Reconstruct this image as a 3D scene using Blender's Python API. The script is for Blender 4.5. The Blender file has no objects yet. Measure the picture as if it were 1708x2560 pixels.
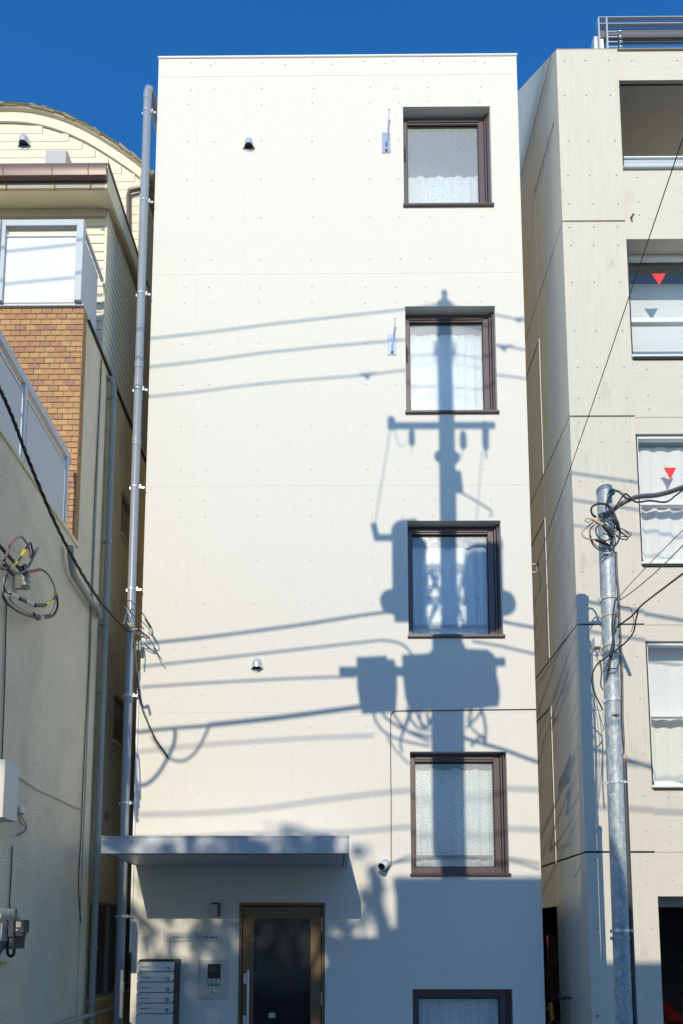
import bpy, math, random
from mathutils import Vector, Matrix
from mathutils.geometry import delaunay_2d_cdt
random.seed(7)
R_ = math.radians
SC = bpy.context.scene
COL = SC.collection
# ------------------------------------------------------------------ camera
EYE = Vector((0, -8.0229, 1.8)); PITCH, YAW, ROLL = .1013, -.0069, .0006
FPX, PPX, PPY = 1707.0, 836.12, 2164.92
FW = Vector((math.sin(YAW)*math.cos(PITCH), math.cos(YAW)*math.cos(PITCH), math.sin(PITCH)))
r0 = Vector((math.cos(YAW), -math.sin(YAW), 0)); u0 = r0.cross(FW)
RT = r0*math.cos(ROLL)+u0*math.sin(ROLL); UP = -r0*math.sin(ROLL)+u0*math.cos(ROLL)
cam = bpy.data.cameras.new('camera'); camo = bpy.data.objects.new('camera', cam); COL.objects.link(camo)
cam.sensor_fit = 'VERTICAL'; cam.sensor_height = 36; cam.sensor_width = 24
cam.lens = FPX/2560*36; cam.shift_x = (854-PPX)/2560; cam.shift_y = (PPY-1280)/2560
cam.clip_start = .05; cam.clip_end = 2000
m = Matrix((RT, UP, -FW)).transposed().to_4x4(); m.translation = EYE; camo.matrix_world = m
SC.camera = camo
# ------------------------------------------------------------------ world, sun, exposure
SUNV = Vector((-.13, -1, .524))                       # towards the sun
w = bpy.data.worlds.new('World'); SC.world = w; w.use_nodes = True
nt = w.node_tree; nt.nodes.clear()
sk = nt.nodes.new('ShaderNodeTexSky'); sk.sky_type = 'NISHITA'; sk.sun_disc = False
sk.sun_elevation = math.atan2(.524, math.hypot(.12, 1)); sk.sun_rotation = math.atan2(-.13, -1)
sk.altitude = 300; sk.air_density = 1.3; sk.dust_density = .15; sk.ozone_density = 4.0
bg = nt.nodes.new('ShaderNodeBackground'); bg.inputs[1].default_value = .15
ow = nt.nodes.new('ShaderNodeOutputWorld')
hs = nt.nodes.new('ShaderNodeHueSaturation'); hs.inputs['Saturation'].default_value = 1.32; hs.inputs['Hue'].default_value = .508; nt.links.new(sk.outputs[0], hs.inputs['Color']); nt.links.new(hs.outputs[0], bg.inputs[0]); nt.links.new(bg.outputs[0], ow.inputs[0])
sl = bpy.data.lights.new('sun', 'SUN'); sl.energy = 2.56; sl.angle = R_(.3); sl.color = (1, .91, .735)
so = bpy.data.objects.new('sun', sl); COL.objects.link(so); so.location = (-3, -20, 25)
so.rotation_euler = SUNV.to_track_quat('Z', 'Y').to_euler()
SC.view_settings.view_transform = 'Standard'; SC.view_settings.look = 'None'
SC.cycles.max_bounces = 14; SC.cycles.diffuse_bounces = 7
SC.view_settings.exposure = .46; SC.view_settings.gamma = 1; SC.view_settings.use_curve_mapping = False

# survey helpers: a photo point (1708x2560) on a known vertical / horizontal plane -> metres
def ray(u, v): return FW + RT*((u-PPX)/FPX) - UP*((v-PPY)/FPX)
def PY(u, v, Y=0.0):
    d = ray(u, v); return EYE + d*((Y-EYE.y)/d.y)
def PX(u, v, X):
    d = ray(u, v); return EYE + d*((X-EYE.x)/d.x)
def SH(u, v, d, Y=0.0):                               # what casts a shadow seen at (u,v) from distance d
    return PY(u, v, Y) + SUNV*d

# ------------------------------------------------------------------ materials
def mat(name, col, rough=.7, metal=0., var=.0, vs=3., vstretch=(1, 1, 1), bump=0., bs=60., bd=.01, dirt=None, dirt_s=1.2,
        dirt_lo=.5, dirt_hi=.75, objvar=None, spec=.5):
    M = bpy.data.materials.new(name); M.use_nodes = True
    n = M.node_tree.nodes; l = M.node_tree.links; b = n['Principled BSDF']
    b.inputs['Roughness'].default_value = rough; b.inputs['Metallic'].default_value = metal
    b.inputs['Specular IOR Level'].default_value = spec
    g = n.new('ShaderNodeNewGeometry')
    cur = n.new('ShaderNodeRGB'); cur.outputs[0].default_value = (*col, 1); cur = cur.outputs[0]
    if objvar:
        oi = n.new('ShaderNodeObjectInfo'); cr = n.new('ShaderNodeValToRGB'); cr.color_ramp.interpolation = 'CONSTANT'
        e = cr.color_ramp.elements
        for i, c in enumerate(objvar):
            if i < 2: e[i].position = i/len(objvar); e[i].color = (*c, 1)
            else: q = e.new(i/len(objvar)); q.color = (*c, 1)
        l.new(oi.outputs['Random'], cr.inputs[0]); cur = cr.outputs[0]
    if var:
        mp = n.new('ShaderNodeMapping'); mp.inputs['Scale'].default_value = vstretch
        no = n.new('ShaderNodeTexNoise'); no.inputs['Scale'].default_value = vs; no.inputs['Detail'].default_value = 8
        no.inputs['Roughness'].default_value = .65
        l.new(g.outputs['Position'], mp.inputs[0]); l.new(mp.outputs[0], no.inputs['Vector'])
        mr = n.new('ShaderNodeMapRange'); mr.inputs[1].default_value = .3; mr.inputs[2].default_value = .7
        mr.inputs[3].default_value = 1-var; mr.inputs[4].default_value = 1+var
        l.new(no.outputs[0], mr.inputs[0])
        mx = n.new('ShaderNodeVectorMath'); mx.operation = 'SCALE'
        l.new(cur, mx.inputs[0]); l.new(mr.outputs[0], mx.inputs['Scale']); cur = mx.outputs[0]
    if dirt:
        no = n.new('ShaderNodeTexNoise'); no.inputs['Scale'].default_value = dirt_s; no.inputs['Detail'].default_value = 10
        no.inputs['Roughness'].default_value = .7
        mp = n.new('ShaderNodeMapping'); mp.inputs['Scale'].default_value = (1, 1, .45)
        l.new(g.outputs['Position'], mp.inputs[0]); l.new(mp.outputs[0], no.inputs['Vector'])
        mr = n.new('ShaderNodeMapRange'); mr.inputs[1].default_value = dirt_lo; mr.inputs[2].default_value = dirt_hi
        l.new(no.outputs[0], mr.inputs[0])
        mx = n.new('ShaderNodeMix'); mx.data_type = 'RGBA'
        l.new(mr.outputs[0], mx.inputs[0]); l.new(cur, mx.inputs[6]); mx.inputs[7].default_value = (*dirt, 1)
        cur = mx.outputs[2]
    l.new(cur, b.inputs['Base Color'])
    if bump:
        no = n.new('ShaderNodeTexNoise'); no.inputs['Scale'].default_value = bs; no.inputs['Detail'].default_value = 6
        l.new(g.outputs['Position'], no.inputs['Vector'])
        bp = n.new('ShaderNodeBump'); bp.inputs['Strength'].default_value = min(1, bump); bp.inputs['Distance'].default_value = bd
        l.new(no.outputs[0], bp.inputs['Height']); l.new(bp.outputs[0], b.inputs['Normal'])
    return M

def glass(name, tint, trans, wire=True, frost=.25, bumpk=.4, rough=.12, spacing=.019, axis='xz', ns_=150, c_lo=.45, c_hi=1.6, wmix=.55):
    """wired figured glass: part of the light goes through, part scatters at the figured face"""
    M = bpy.data.materials.new(name); M.use_nodes = True
    n = M.node_tree.nodes; l = M.node_tree.links; n.remove(n['Principled BSDF'])
    out = n['Material Output']; g = n.new('ShaderNodeNewGeometry')
    tr = n.new('ShaderNodeBsdfTransparent'); tr.inputs[0].default_value = (*trans, 1)
    df = n.new('ShaderNodeBsdfDiffuse'); df.inputs[0].default_value = (*tint, 1)
    gl = n.new('ShaderNodeBsdfGlossy'); gl.inputs['Roughness'].default_value = rough; gl.inputs[0].default_value = (.9, .95, 1, 1)
    no = n.new('ShaderNodeTexNoise'); no.inputs['Scale'].default_value = ns_; no.inputs['Detail'].default_value = 3
    l.new(g.outputs['Position'], no.inputs['Vector'])
    bp = n.new('ShaderNodeBump'); bp.inputs['Strength'].default_value = bumpk; bp.inputs['Distance'].default_value = .01
    l.new(no.outputs[0], bp.inputs['Height'])
    for s in (df, gl): l.new(bp.outputs[0], s.inputs['Normal'])
    m1 = n.new('ShaderNodeMixShader'); l.new(tr.outputs[0], m1.inputs[1]); l.new(df.outputs[0], m1.inputs[2])
    mrf = n.new('ShaderNodeMapRange'); mrf.inputs[1].default_value = .35; mrf.inputs[2].default_value = .65
    mrf.clamp = True; mrf.inputs[3].default_value = frost*c_lo; mrf.inputs[4].default_value = min(1, frost*c_hi); l.new(no.outputs[0], mrf.inputs[0])
    cl_ = n.new('ShaderNodeClamp'); l.new(mrf.outputs[0], cl_.inputs[0]); l.new(cl_.outputs[0], m1.inputs[0])
    lw = n.new('ShaderNodeLayerWeight'); lw.inputs[0].default_value = .5
    pw = n.new('ShaderNodeMath'); pw.operation = 'POWER'; pw.inputs[1].default_value = 4; l.new(lw.outputs['Facing'], pw.inputs[0])
    ma = n.new('ShaderNodeMath'); ma.operation = 'MULTIPLY_ADD'; ma.inputs[1].default_value = .8; ma.inputs[2].default_value = .035; l.new(pw.outputs[0], ma.inputs[0])
    m2 = n.new('ShaderNodeMixShader'); l.new(ma.outputs[0], m2.inputs[0])
    l.new(m1.outputs[0], m2.inputs[1]); l.new(gl.outputs[0], m2.inputs[2]); last = m2
    if wire:
        sx = n.new('ShaderNodeSeparateXYZ'); l.new(g.outputs['Position'], sx.inputs[0])
        vals = []
        for sgn in (1, -1):
            a = n.new('ShaderNodeMath'); a.operation = 'MULTIPLY_ADD'; a.inputs[1].default_value = sgn
            l.new(sx.outputs['X' if axis == 'xz' else 'Y'], a.inputs[0]); l.new(sx.outputs['Z'], a.inputs[2])
            pp = n.new('ShaderNodeMath'); pp.operation = 'PINGPONG'; pp.inputs[1].default_value = spacing/2
            l.new(a.outputs[0], pp.inputs[0])
            c = n.new('ShaderNodeMath'); c.operation = 'LESS_THAN'; c.inputs[1].default_value = .0016
            l.new(pp.outputs[0], c.inputs[0]); vals.append(c)
        mxm = n.new('ShaderNodeMath'); mxm.operation = 'MAXIMUM'
        l.new(vals[0].outputs[0], mxm.inputs[0]); l.new(vals[1].outputs[0], mxm.inputs[1])
        wr = n.new('ShaderNodeBsdfGlossy'); wr.inputs['Roughness'].default_value = .45; wr.inputs[0].default_value = (.55, .58, .6, 1)
        mw = n.new('ShaderNodeMath'); mw.operation = 'MULTIPLY'; mw.inputs[1].default_value = wmix; l.new(mxm.outputs[0], mw.inputs[0]); m3 = n.new('ShaderNodeMixShader'); l.new(mw.outputs[0], m3.inputs[0]); l.new(m2.outputs[0], m3.inputs[1]); l.new(wr.outputs[0], m3.inputs[2])
        last = m3
    l.new(last.outputs[0], out.inputs[0]); return M

M = {}
M['white_concrete'] = mat('white_painted_concrete', (.745, .715, .64), .9, spec=.25, var=.03, vs=5, vstretch=(9, 9, .8), bump=.12, bs=90)
M['white_trim'] = mat('white_coping', (.8, .8, .78), .5)
M['grey_concrete'] = mat('beige_exposed_concrete', (.645, .60, .505), .8, var=.06, vs=4, vstretch=(11, 11, .7), bump=.25, bs=60,
                         dirt=(.40, .355, .28), dirt_s=2.6, dirt_lo=.58, dirt_hi=.8)
M['board_concrete'] = mat('board_marked_concrete', (.65, .605, .51), .8, var=.06, vs=4, vstretch=(.8, .8, 14), bump=.25, bs=60,
                          dirt=(.46, .40, .33), dirt_s=2.2, dirt_lo=.58, dirt_hi=.8)
M['groove'] = mat('dark_joint', (.05, .045, .04), .9)
M['stain'] = mat('rain_stain', (.40, .36, .30), .9)
M['stucco'] = mat('spatter_stucco', (.86, .75, .54), .9, var=.06, vs=2.2, bump=1, bs=48, bd=.02, dirt=(.58, .51, .38), dirt_s=1.1, dirt_lo=.5, dirt_hi=.8)
M['ochre_stucco'] = mat('ochre_render', (.80, .66, .38), .9, var=.09, vs=2.0, bump=.5, bs=60, dirt=(.38, .32, .21), dirt_s=1.3, dirt_lo=.47, dirt_hi=.75)
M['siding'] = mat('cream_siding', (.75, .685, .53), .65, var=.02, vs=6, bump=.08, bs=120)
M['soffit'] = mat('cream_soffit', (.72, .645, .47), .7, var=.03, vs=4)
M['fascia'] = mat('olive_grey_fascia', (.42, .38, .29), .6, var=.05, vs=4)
M['brown_gutter'] = mat('brown_gutter', (.17, .115, .10), .35, .2)
M['brick'] = mat('ochre_brick_tile', (.4, .2, .06), .45, var=.10, vs=40, bump=.3, bs=150,
                 objvar=[(.40, .19, .045), (.36, .155, .035), (.45, .23, .06), (.38, .17, .04), (.31, .125, .035), (.42, .21, .05), (.34, .14, .035), (.40, .185, .045), (.44, .225, .055), (.39, .18, .042), (.36, .16, .04), (.41, .20, .05), (.43, .215, .055), (.37, .165, .04), (.33, .14, .04), (.29, .115, .045)])
M['mortar'] = mat('pale_mortar', (.58, .52, .40), .9, var=.05, vs=20)
M['grey_pipe'] = mat('grey_pvc_pipe', (.30, .335, .375), .32, var=.03, vs=3)
M['old_pipe'] = mat('old_painted_pipe', (.33, .34, .30), .55, var=.1, vs=6, bump=.1, bs=80)
M['steel'] = mat('stainless_steel', (.72, .72, .72), .16, 1.0, var=.03, vs=30)
M['silver'] = mat('silver_metal', (.66, .68, .70), .28, .45)
M['brushed'] = mat('brushed_steel', (.80, .80, .80), .33, .3, var=.05, vs=12, vstretch=(1, 1, 30))
M['galv'] = None
M['black'] = mat('black_cable_jacket', (.018, .018, .018), .45)
M['grey_cable'] = mat('grey_cable_jacket', (.16, .165, .165), .5, var=.1, vs=20)
M['dark_grey'] = mat('dark_grey_plastic', (.05, .055, .065), .45)
M['window_frame'] = mat('brown_aluminium', (.115, .085, .084), .38, .2, var=.04, vs=10)
M['dark_gap'] = mat('black_gasket', (.012, .012, .012), .6)
M['door_brown'] = mat('bronze_door', (.20, .125, .07), .4, .25, var=.04, vs=8)
M['curtain'] = mat('white_curtain', (.88, .90, .88), .85, var=.03, vs=6)
M['lace'] = mat('pale_lace_curtain', (.82, .80, .74), .85, var=.04, vs=9, vstretch=(3, 3, 1))
M['blind'] = mat('white_roller_blind', (.74, .77, .77), .8, var=.02)
M['interior'] = mat('dark_interior', (.09, .085, .08), .9)
M['room'] = mat('room_shade', (.22, .25, .26), .9)
M['interior_pale'] = mat('pale_room_wall', (.45, .46, .45), .9)
M['pane'] = glass('figured_wired_glass', (.72, .79, .81), (.98, .99, .985), True, .17, .35, .12, spacing=.037, ns_=80, c_lo=.0, c_hi=2.0, wmix=.45)
M['clear_pane'] = glass('wired_glass', (.5, .6, .6), (.985, .988, .98), False, .025, .01, .02)
M['door_pane'] = glass('door_wired_glass', (.10, .11, .11), (.42, .46, .45), True, .02, .01, .03, .037, wmix=.22)
M['dim_pane'] = glass('grey_frosted_glass', (.20, .23, .20), (.5, .5, .5), False, .8, .2, .15, axis='yz')
M['white_frame'] = mat('white_window_frame', (.78, .79, .80), .4)
M['red'] = mat('red_marker_film', (.80, .035, .03), .45)
M['white_metal'] = mat('white_painted_metal', (.72, .73, .72), .4, var=.03, vs=5, dirt=(.50, .44, .36), dirt_s=3.5, dirt_lo=.62, dirt_hi=.85)
M['blue_metal'] = mat('pale_grey_painted_metal', (.50, .54, .57), .4, var=.04, vs=5, dirt=(.30, .22, .15), dirt_s=4, dirt_lo=.66, dirt_hi=.82)
M['canopy'] = mat('grey_canopy_metal', (.50, .53, .56), .38, .15, var=.02, vs=3)
M['beige_panel'] = mat('champagne_metal', (.60, .56, .49), .4, .1)
M['screen'] = mat('black_glass_screen', (.012, .014, .02), .08)
M['print_white'] = mat('white_print', (.75, .75, .75), .6)
M['print_black'] = mat('black_print', (.012, .012, .012), .5)
M['print_blue'] = mat('blue_print', (.03, .16, .55), .4)
M['yellow'] = mat('yellow_tape', (.75, .60, .03), .45)
M['dark_red'] = mat('dark_red_paint', (.03, .004, .004), .3)
M['red_tape'] = mat('red_tape', (.35, .02, .02), .45)
M['tan_tape'] = mat('tan_sleeve', (.62, .48, .22), .5)
M['salmon'] = mat('salmon_cable', (.62, .38, .26), .5)
M['pink'] = mat('pink_cable', (.28, .13, .12), .5)
M['porcelain'] = mat('aged_porcelain', (.50, .47, .38), .4, var=.1, vs=30)
M['beige_box'] = mat('beige_painted_box', (.70, .68, .60), .5, var=.03, vs=6)
M['rust'] = mat('rusty_steel', (.24, .12, .06), .8, var=.2, vs=30)
M['pole_concrete'] = mat('pole_concrete', (.45, .44, .41), .85, var=.06, vs=5, bump=.2)
M['transformer'] = mat('grey_transformer_paint', (.42, .44, .44), .5)
M['asphalt'] = mat('asphalt', (.055, .055, .057), .9, var=.15, vs=8, bump=.4, bs=120)
M['paving'] = mat('concrete_paving', (.42, .40, .36), .85, var=.08, vs=3, bump=.2, bs=60)
M['kerb'] = mat('kerb_concrete', (.42, .41, .38), .85, var=.06, vs=4)
M['leaf'] = mat('tree_leaves', (.055, .09, .03), .6, var=.3, vs=2)
M['bark'] = mat('tree_bark', (.12, .09, .065), .9, var=.2, vs=12, bump=.5, bs=30)
M['far_wall'] = mat('pale_render', (.72, .68, .60), .85, var=.04, vs=2)
M['roof'] = mat('grey_roof', (.13, .13, .14), .7)
M['orange'] = mat('orange_bicycle_paint', (.80, .28, .02), .3)
M['rubber'] = mat('rubber', (.02, .02, .02), .8)
M['shingle'] = mat('mossy_asphalt_shingle', (.46, .40, .26), .9, var=.25, vs=14, bump=.8, bs=60)
M['cream_pipe'] = mat('cream_pipe_tape', (.55, .48, .36), .6, var=.12, vs=14)
M['cardboard'] = mat('orange_carton', (.45, .22, .05), .8)
M['paper'] = mat('pale_paper', (.55, .48, .40), .8)
# galvanised spangle
G = mat('galvanised_steel', (.4, .45, .5), .5, .12, bump=.05, bs=30); M['galv'] = G
n = G.node_tree.nodes; l = G.node_tree.links; b = n['Principled BSDF']
gg = n.new('ShaderNodeNewGeometry'); mp = n.new('ShaderNodeMapping'); mp.inputs['Scale'].default_value = (1, 1, .55)
ns = n.new('ShaderNodeTexNoise'); ns.inputs['Scale'].default_value = 22; ns.inputs['Detail'].default_value = 3; ns.inputs['Distortion'].default_value = 1.2
cr = n.new('ShaderNodeValToRGB'); e = cr.color_ramp.elements
e[0].position = .38; e[0].color = (.30, .355, .385, 1); e[1].position = .66; e[1].color = (.56, .60, .61, 1)
q = e.new(.5); q.color = (.38, .44, .47, 1)
l.new(gg.outputs['Position'], mp.inputs[0]); l.new(mp.outputs[0], ns.inputs['Vector']); l.new(ns.outputs[0], cr.inputs[0]); l.new(cr.outputs[0], b.inputs['Base Color'])

# ------------------------------------------------------------------ mesh helpers
class MB:
    def __init__(s): s.v = []; s.f = []
    def add(s, vs, fs):
        o = len(s.v); s.v += [tuple(v) for v in vs]; s.f += [tuple(i+o for i in f) for f in fs]; return s
    def box(s, x0, x1, y0, y1, z0, z1):
        x0, x1 = min(x0, x1), max(x0, x1); y0, y1 = min(y0, y1), max(y0, y1); z0, z1 = min(z0, z1), max(z0, z1)
        return s.add([(x0, y0, z0), (x1, y0, z0), (x1, y1, z0), (x0, y1, z0), (x0, y0, z1), (x1, y0, z1), (x1, y1, z1), (x0, y1, z1)],
                     [(0, 3, 2, 1), (4, 5, 6, 7), (0, 1, 5, 4), (1, 2, 6, 5), (2, 3, 7, 6), (3, 0, 4, 7)])
    def bbox(s, x0, x1, y0, y1, z0, z1, c=.004):
        """box with chamfered edges seen from the front (y0) face"""
        s.add([(x0+c, y0, z0+c), (x1-c, y0, z0+c), (x1-c, y0, z1-c), (x0+c, y0, z1-c),
               (x0, y0+c, z0), (x1, y0+c, z0), (x1, y0+c, z1), (x0, y0+c, z1), (x0, y1, z0), (x1, y1, z0), (x1, y1, z1), (x0, y1, z1)],
              [(0, 1, 2, 3), (4, 5, 1, 0), (5, 6, 2, 1), (6, 7, 3, 2), (7, 4, 0, 3), (8, 9, 5, 4), (9, 10, 6, 5), (10, 11, 7, 6), (11, 8, 4, 7), (11, 10, 9, 8)])
        return s
    def tube(s, pts, r, seg=8, cap=True, smooth_pts=0):
        pts = [Vector(p) for p in pts]
        if smooth_pts and len(pts) > 2: pts = spline(pts, smooth_pts)
        rr = r if isinstance(r, (list, tuple)) else [r]*len(pts)
        if len(rr) != len(pts): rr = [rr[0]+(rr[-1]-rr[0])*i/(len(pts)-1) for i in range(len(pts))]
        up = None; o = len(s.v)
        for i, p in enumerate(pts):
            t = (pts[min(i+1, len(pts)-1)]-pts[max(i-1, 0)]).normalized()
            if up is None: up = Vector((0, 0, 1)) if abs(t.z) < .9 else Vector((0, 1, 0))
            a = t.cross(up)
            if a.length < 1e-4: a = t.cross(Vector((1, 0, 0)))
            a.normalize(); bb = t.cross(a).normalized(); up = -bb if False else a.cross(t).normalized()
            for k in range(seg):
                th = 2*math.pi*k/seg; s.v.append(tuple(p+(a*math.cos(th)+up*math.sin(th))*rr[i]))
        for i in range(len(pts)-1):
            for k in range(seg):
                k2 = (k+1) % seg; s.f.append((o+i*seg+k, o+i*seg+k2, o+(i+1)*seg+k2, o+(i+1)*seg+k))
        if cap:
            s.f.append(tuple(o+k for k in range(seg))[::-1]); s.f.append(tuple(o+(len(pts)-1)*seg+k for k in range(seg)))
        return s
    def lathe(s, c, prof, seg=20, axis=(0, 0, 1)):
        """prof: list of (radius, height along axis)"""
        c = Vector(c); ax = Vector(axis).normalized(); a = ax.cross(Vector((0, 1, 0)) if abs(ax.y) < .9 else Vector((1, 0, 0))).normalized(); b = ax.cross(a)
        o = len(s.v)
        for r, h in prof:
            for k in range(seg):
                th = 2*math.pi*k/seg; s.v.append(tuple(c+ax*h+(a*math.cos(th)+b*math.sin(th))*r))
        for i in range(len(prof)-1):
            for k in range(seg):
                k2 = (k+1) % seg; s.f.append((o+i*seg+k, o+i*seg+k2, o+(i+1)*seg+k2, o+(i+1)*seg+k))
        s.f.append(tuple(o+k for k in range(seg))[::-1]); s.f.append(tuple(o+(len(prof)-1)*seg+k for k in range(seg)))
        return s
    def quad(s, a, b, c, d): return s.add([a, b, c, d], [(0, 1, 2, 3)])

def spline(P, n):
    out = []
    for i in range(len(P)-1):
        p0 = P[max(i-1, 0)]; p1 = P[i]; p2 = P[i+1]; p3 = P[min(i+2, len(P)-1)]
        for k in range(n):
            t = k/n
            out.append(.5*((2*p1)+(p2-p0)*t+(2*p0-5*p1+4*p2-p3)*t*t+(3*p1-p0-3*p2+p3)*t**3))
    out.append(P[-1].copy()); return out

def wloc(o):
    v = Vector((0, 0, 0))
    while o: v += o.location; o = o.parent
    return v
def obj(name, mb, m, parent=None, smooth=False, label=None, kind=None, fix=True):
    me = bpy.data.meshes.new(name); off = wloc(parent)
    me.from_pydata([tuple(Vector(v)-off) for v in mb.v], [], mb.f); me.update()
    if smooth:
        me.polygons.foreach_set('use_smooth', [True]*len(me.polygons))
        try: me.set_sharp_from_angle(angle=R_(40))
        except Exception: pass
    me.materials.append(M[m] if isinstance(m, str) else m)
    o = bpy.data.objects.new(name, me); COL.objects.link(o); o.parent = parent
    if label: o['label'] = label
    if kind: o['kind'] = kind
    return o
def inst(name, mesh, loc, parent):
    o = bpy.data.objects.new(name, mesh); COL.objects.link(o); o.parent = parent; o.location = Vector(loc)-wloc(parent); return o
def thing(name, label, cat, loc, group=None):
    o = bpy.data.objects.new(name, None); COL.objects.link(o); o.location = loc; o.empty_display_size = .2
    o['label'] = label; o['category'] = cat
    if group: o['group'] = group
    return o
def single(name, mb, m, label, cat, smooth=False, group=None):
    """a one-mesh thing with its origin at its own lowest point"""
    lo = min(mb.v, key=lambda v: v[2]); mb.v = [tuple(Vector(v)-Vector(lo)) for v in mb.v]
    o = obj(name, mb, m, None, smooth); o.location = lo; o['label'] = label; o['category'] = cat
    if group: o['group'] = group
    return o
def text_mesh(txt, size, m, parent, pos, name='lettering', depth=.0008, align='LEFT', rot=(math.pi/2, 0, 0), space=1.0):
    c = bpy.data.curves.new('t', 'FONT'); c.body = txt; c.size = size; c.extrude = depth; c.align_x = align; c.space_character = space
    o = bpy.data.objects.new('t', c); COL.objects.link(o); dg = bpy.context.evaluated_depsgraph_get(); dg.update()
    me = bpy.data.meshes.new_from_object(o.evaluated_get(dg)); bpy.data.objects.remove(o); bpy.data.curves.remove(c)
    me.transform(Matrix.Rotation(rot[0], 4, 'X')); me.transform(Matrix.Translation(Vector(pos)-wloc(parent)))
    me.materials.clear(); me.materials.append(M[m]); r = bpy.data.objects.new(name, me); COL.objects.link(r); r.parent = parent; return r

def wall_skin(mb, O, U, V, u0, u1, v0, v1, rects=(), dots=(), depth=.2, dr=.0125, dd=.0065, outline=None):
    """front skin in plane O + u*U + v*V with rectangular openings (reveals go back by depth) and small conical tie-hole recesses"""
    O = Vector(O); U = Vector(U); V = Vector(V); N = U.cross(V).normalized()     # outward normal
    co = []; ed = []
    def loop(pts):
        o = len(co); co.extend(Vector(p) for p in pts); ed.extend((o+i, o+(i+1) % len(pts)) for i in range(len(pts)))
    out = outline or [(u0, v0), (u1, v0), (u1, v1), (u0, v1)]; loop(out)
    for a, b_, c, d in rects: loop([(a, c), (b_, c), (b_, d), (a, d)])
    D = []
    for (u, v) in dots:
        if not (u0+.02 < u < u1-.02 and v0+.02 < v < v1-.02): continue
        if any(a-.03 < u < b_+.03 and c-.03 < v < d+.03 for a, b_, c, d in rects): continue
        D.append((u, v)); loop([(u+dr*math.cos(t*math.pi/4), v+dr*math.sin(t*math.pi/4)) for t in range(8)])
    vo, eo, fo, *_ = delaunay_2d_cdt(co, ed, [], 1 if False else 0, 1e-6)
    def inside(p, poly):
        x, y = p; c = False; j = len(poly)-1
        for i in range(len(poly)):
            if (poly[i][1] > y) != (poly[j][1] > y) and x < (poly[j][0]-poly[i][0])*(y-poly[i][1])/(poly[j][1]-poly[i][1])+poly[i][0]: c = not c
            j = i
        return c
    fs = []
    for f in fo:
        cx = sum(vo[i][0] for i in f)/len(f); cy = sum(vo[i][1] for i in f)/len(f)
        if not inside((cx, cy), out): continue
        if any(a < cx < b_ and c < cy < d for a, b_, c, d in rects): continue
        if any((cx-u)**2+(cy-v)**2 < (dr*.8)**2 for u, v in D): continue
        a2 = sum(vo[f[i]][0]*vo[f[(i+1) % len(f)]][1]-vo[f[(i+1) % len(f)]][0]*vo[f[i]][1] for i in range(len(f)))
        fs.append(tuple(f) if a2 > 0 else tuple(f)[::-1])
    P = lambda u, v, d=0: O+U*u+V*v-N*d
    mb.add([P(x, y) for x, y in vo], fs)
    for a, b_, c, d in rects:
        q = [(a, c), (b_, c), (b_, d), (a, d)]
        for i in range(4):
            p, r = q[i], q[(i+1) % 4]; mb.quad(P(*p), P(*p, depth), P(*r, depth), P(*r))
    for u, v in D:
        o = [(u+dr*math.cos(t*math.pi/4), v+dr*math.sin(t*math.pi/4)) for t in range(8)]
        i_ = [(u+dr*.8*math.cos(t*math.pi/4), v+dr*.8*math.sin(t*math.pi/4)) for t in range(8)]
        mb.add([P(*p) for p in o]+[P(*p, dd) for p in i_], [(t, (t+1) % 8, 8+(t+1) % 8, 8+t) for t in range(8)]+[tuple(range(8, 16))])
    return mb
def shell(mb, x0, x1, y0, y1, z0, z1, skip='f', t=0):
    """other walls and roof of a block (skip: f front, l left, r right)"""
    if 'f' not in skip: mb.quad((x0, y0, z0), (x1, y0, z0), (x1, y0, z1), (x0, y0, z1))
    if 'l' not in skip: mb.quad((x0, y1, z0), (x0, y0, z0), (x0, y0, z1), (x0, y1, z1))
    if 'r' not in skip: mb.quad((x1, y0, z0), (x1, y1, z0), (x1, y1, z1), (x1, y0, z1))
    mb.quad((x1, y1, z0), (x0, y1, z0), (x0, y1, z1), (x1, y1, z1)); mb.quad((x0, y0, z1), (x1, y0, z1), (x1, y1, z1), (x0, y1, z1))
    return mb
def curtain(x0, x1, y, z0, z1, amp=.018, wl=.11, n=90, seed=0, top_drop=None):
    mb = MB(); rnd = random.Random(seed); ph = [rnd.uniform(0, 6) for _ in range(4)]
    rows = 6
    for j in range(rows+1):
        for i in range(n+1):
            x = x0+(x1-x0)*i/n; t = j/rows
            yy = y+amp*(math.sin(x/wl*6.28+ph[0])+.5*math.sin(x/wl*2.9+ph[1]+t)+.3*math.sin(x/wl*13+ph[2]+t*2))*(.6+.4*t)
            zz = z1-(z1-z0)*t
            if top_drop and j == 0: zz -= top_drop*(.5+.5*math.sin(x/wl*3.14+ph[3]))
            mb.v.append((x, yy, zz))
    for j in range(rows):
        for i in range(n):
            a = j*(n+1)+i; mb.f.append((a, a+1, a+n+2, a+n+1))
    return mb
def struct(name, mb, m): return obj(name, mb, m, None, kind='structure')

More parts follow.
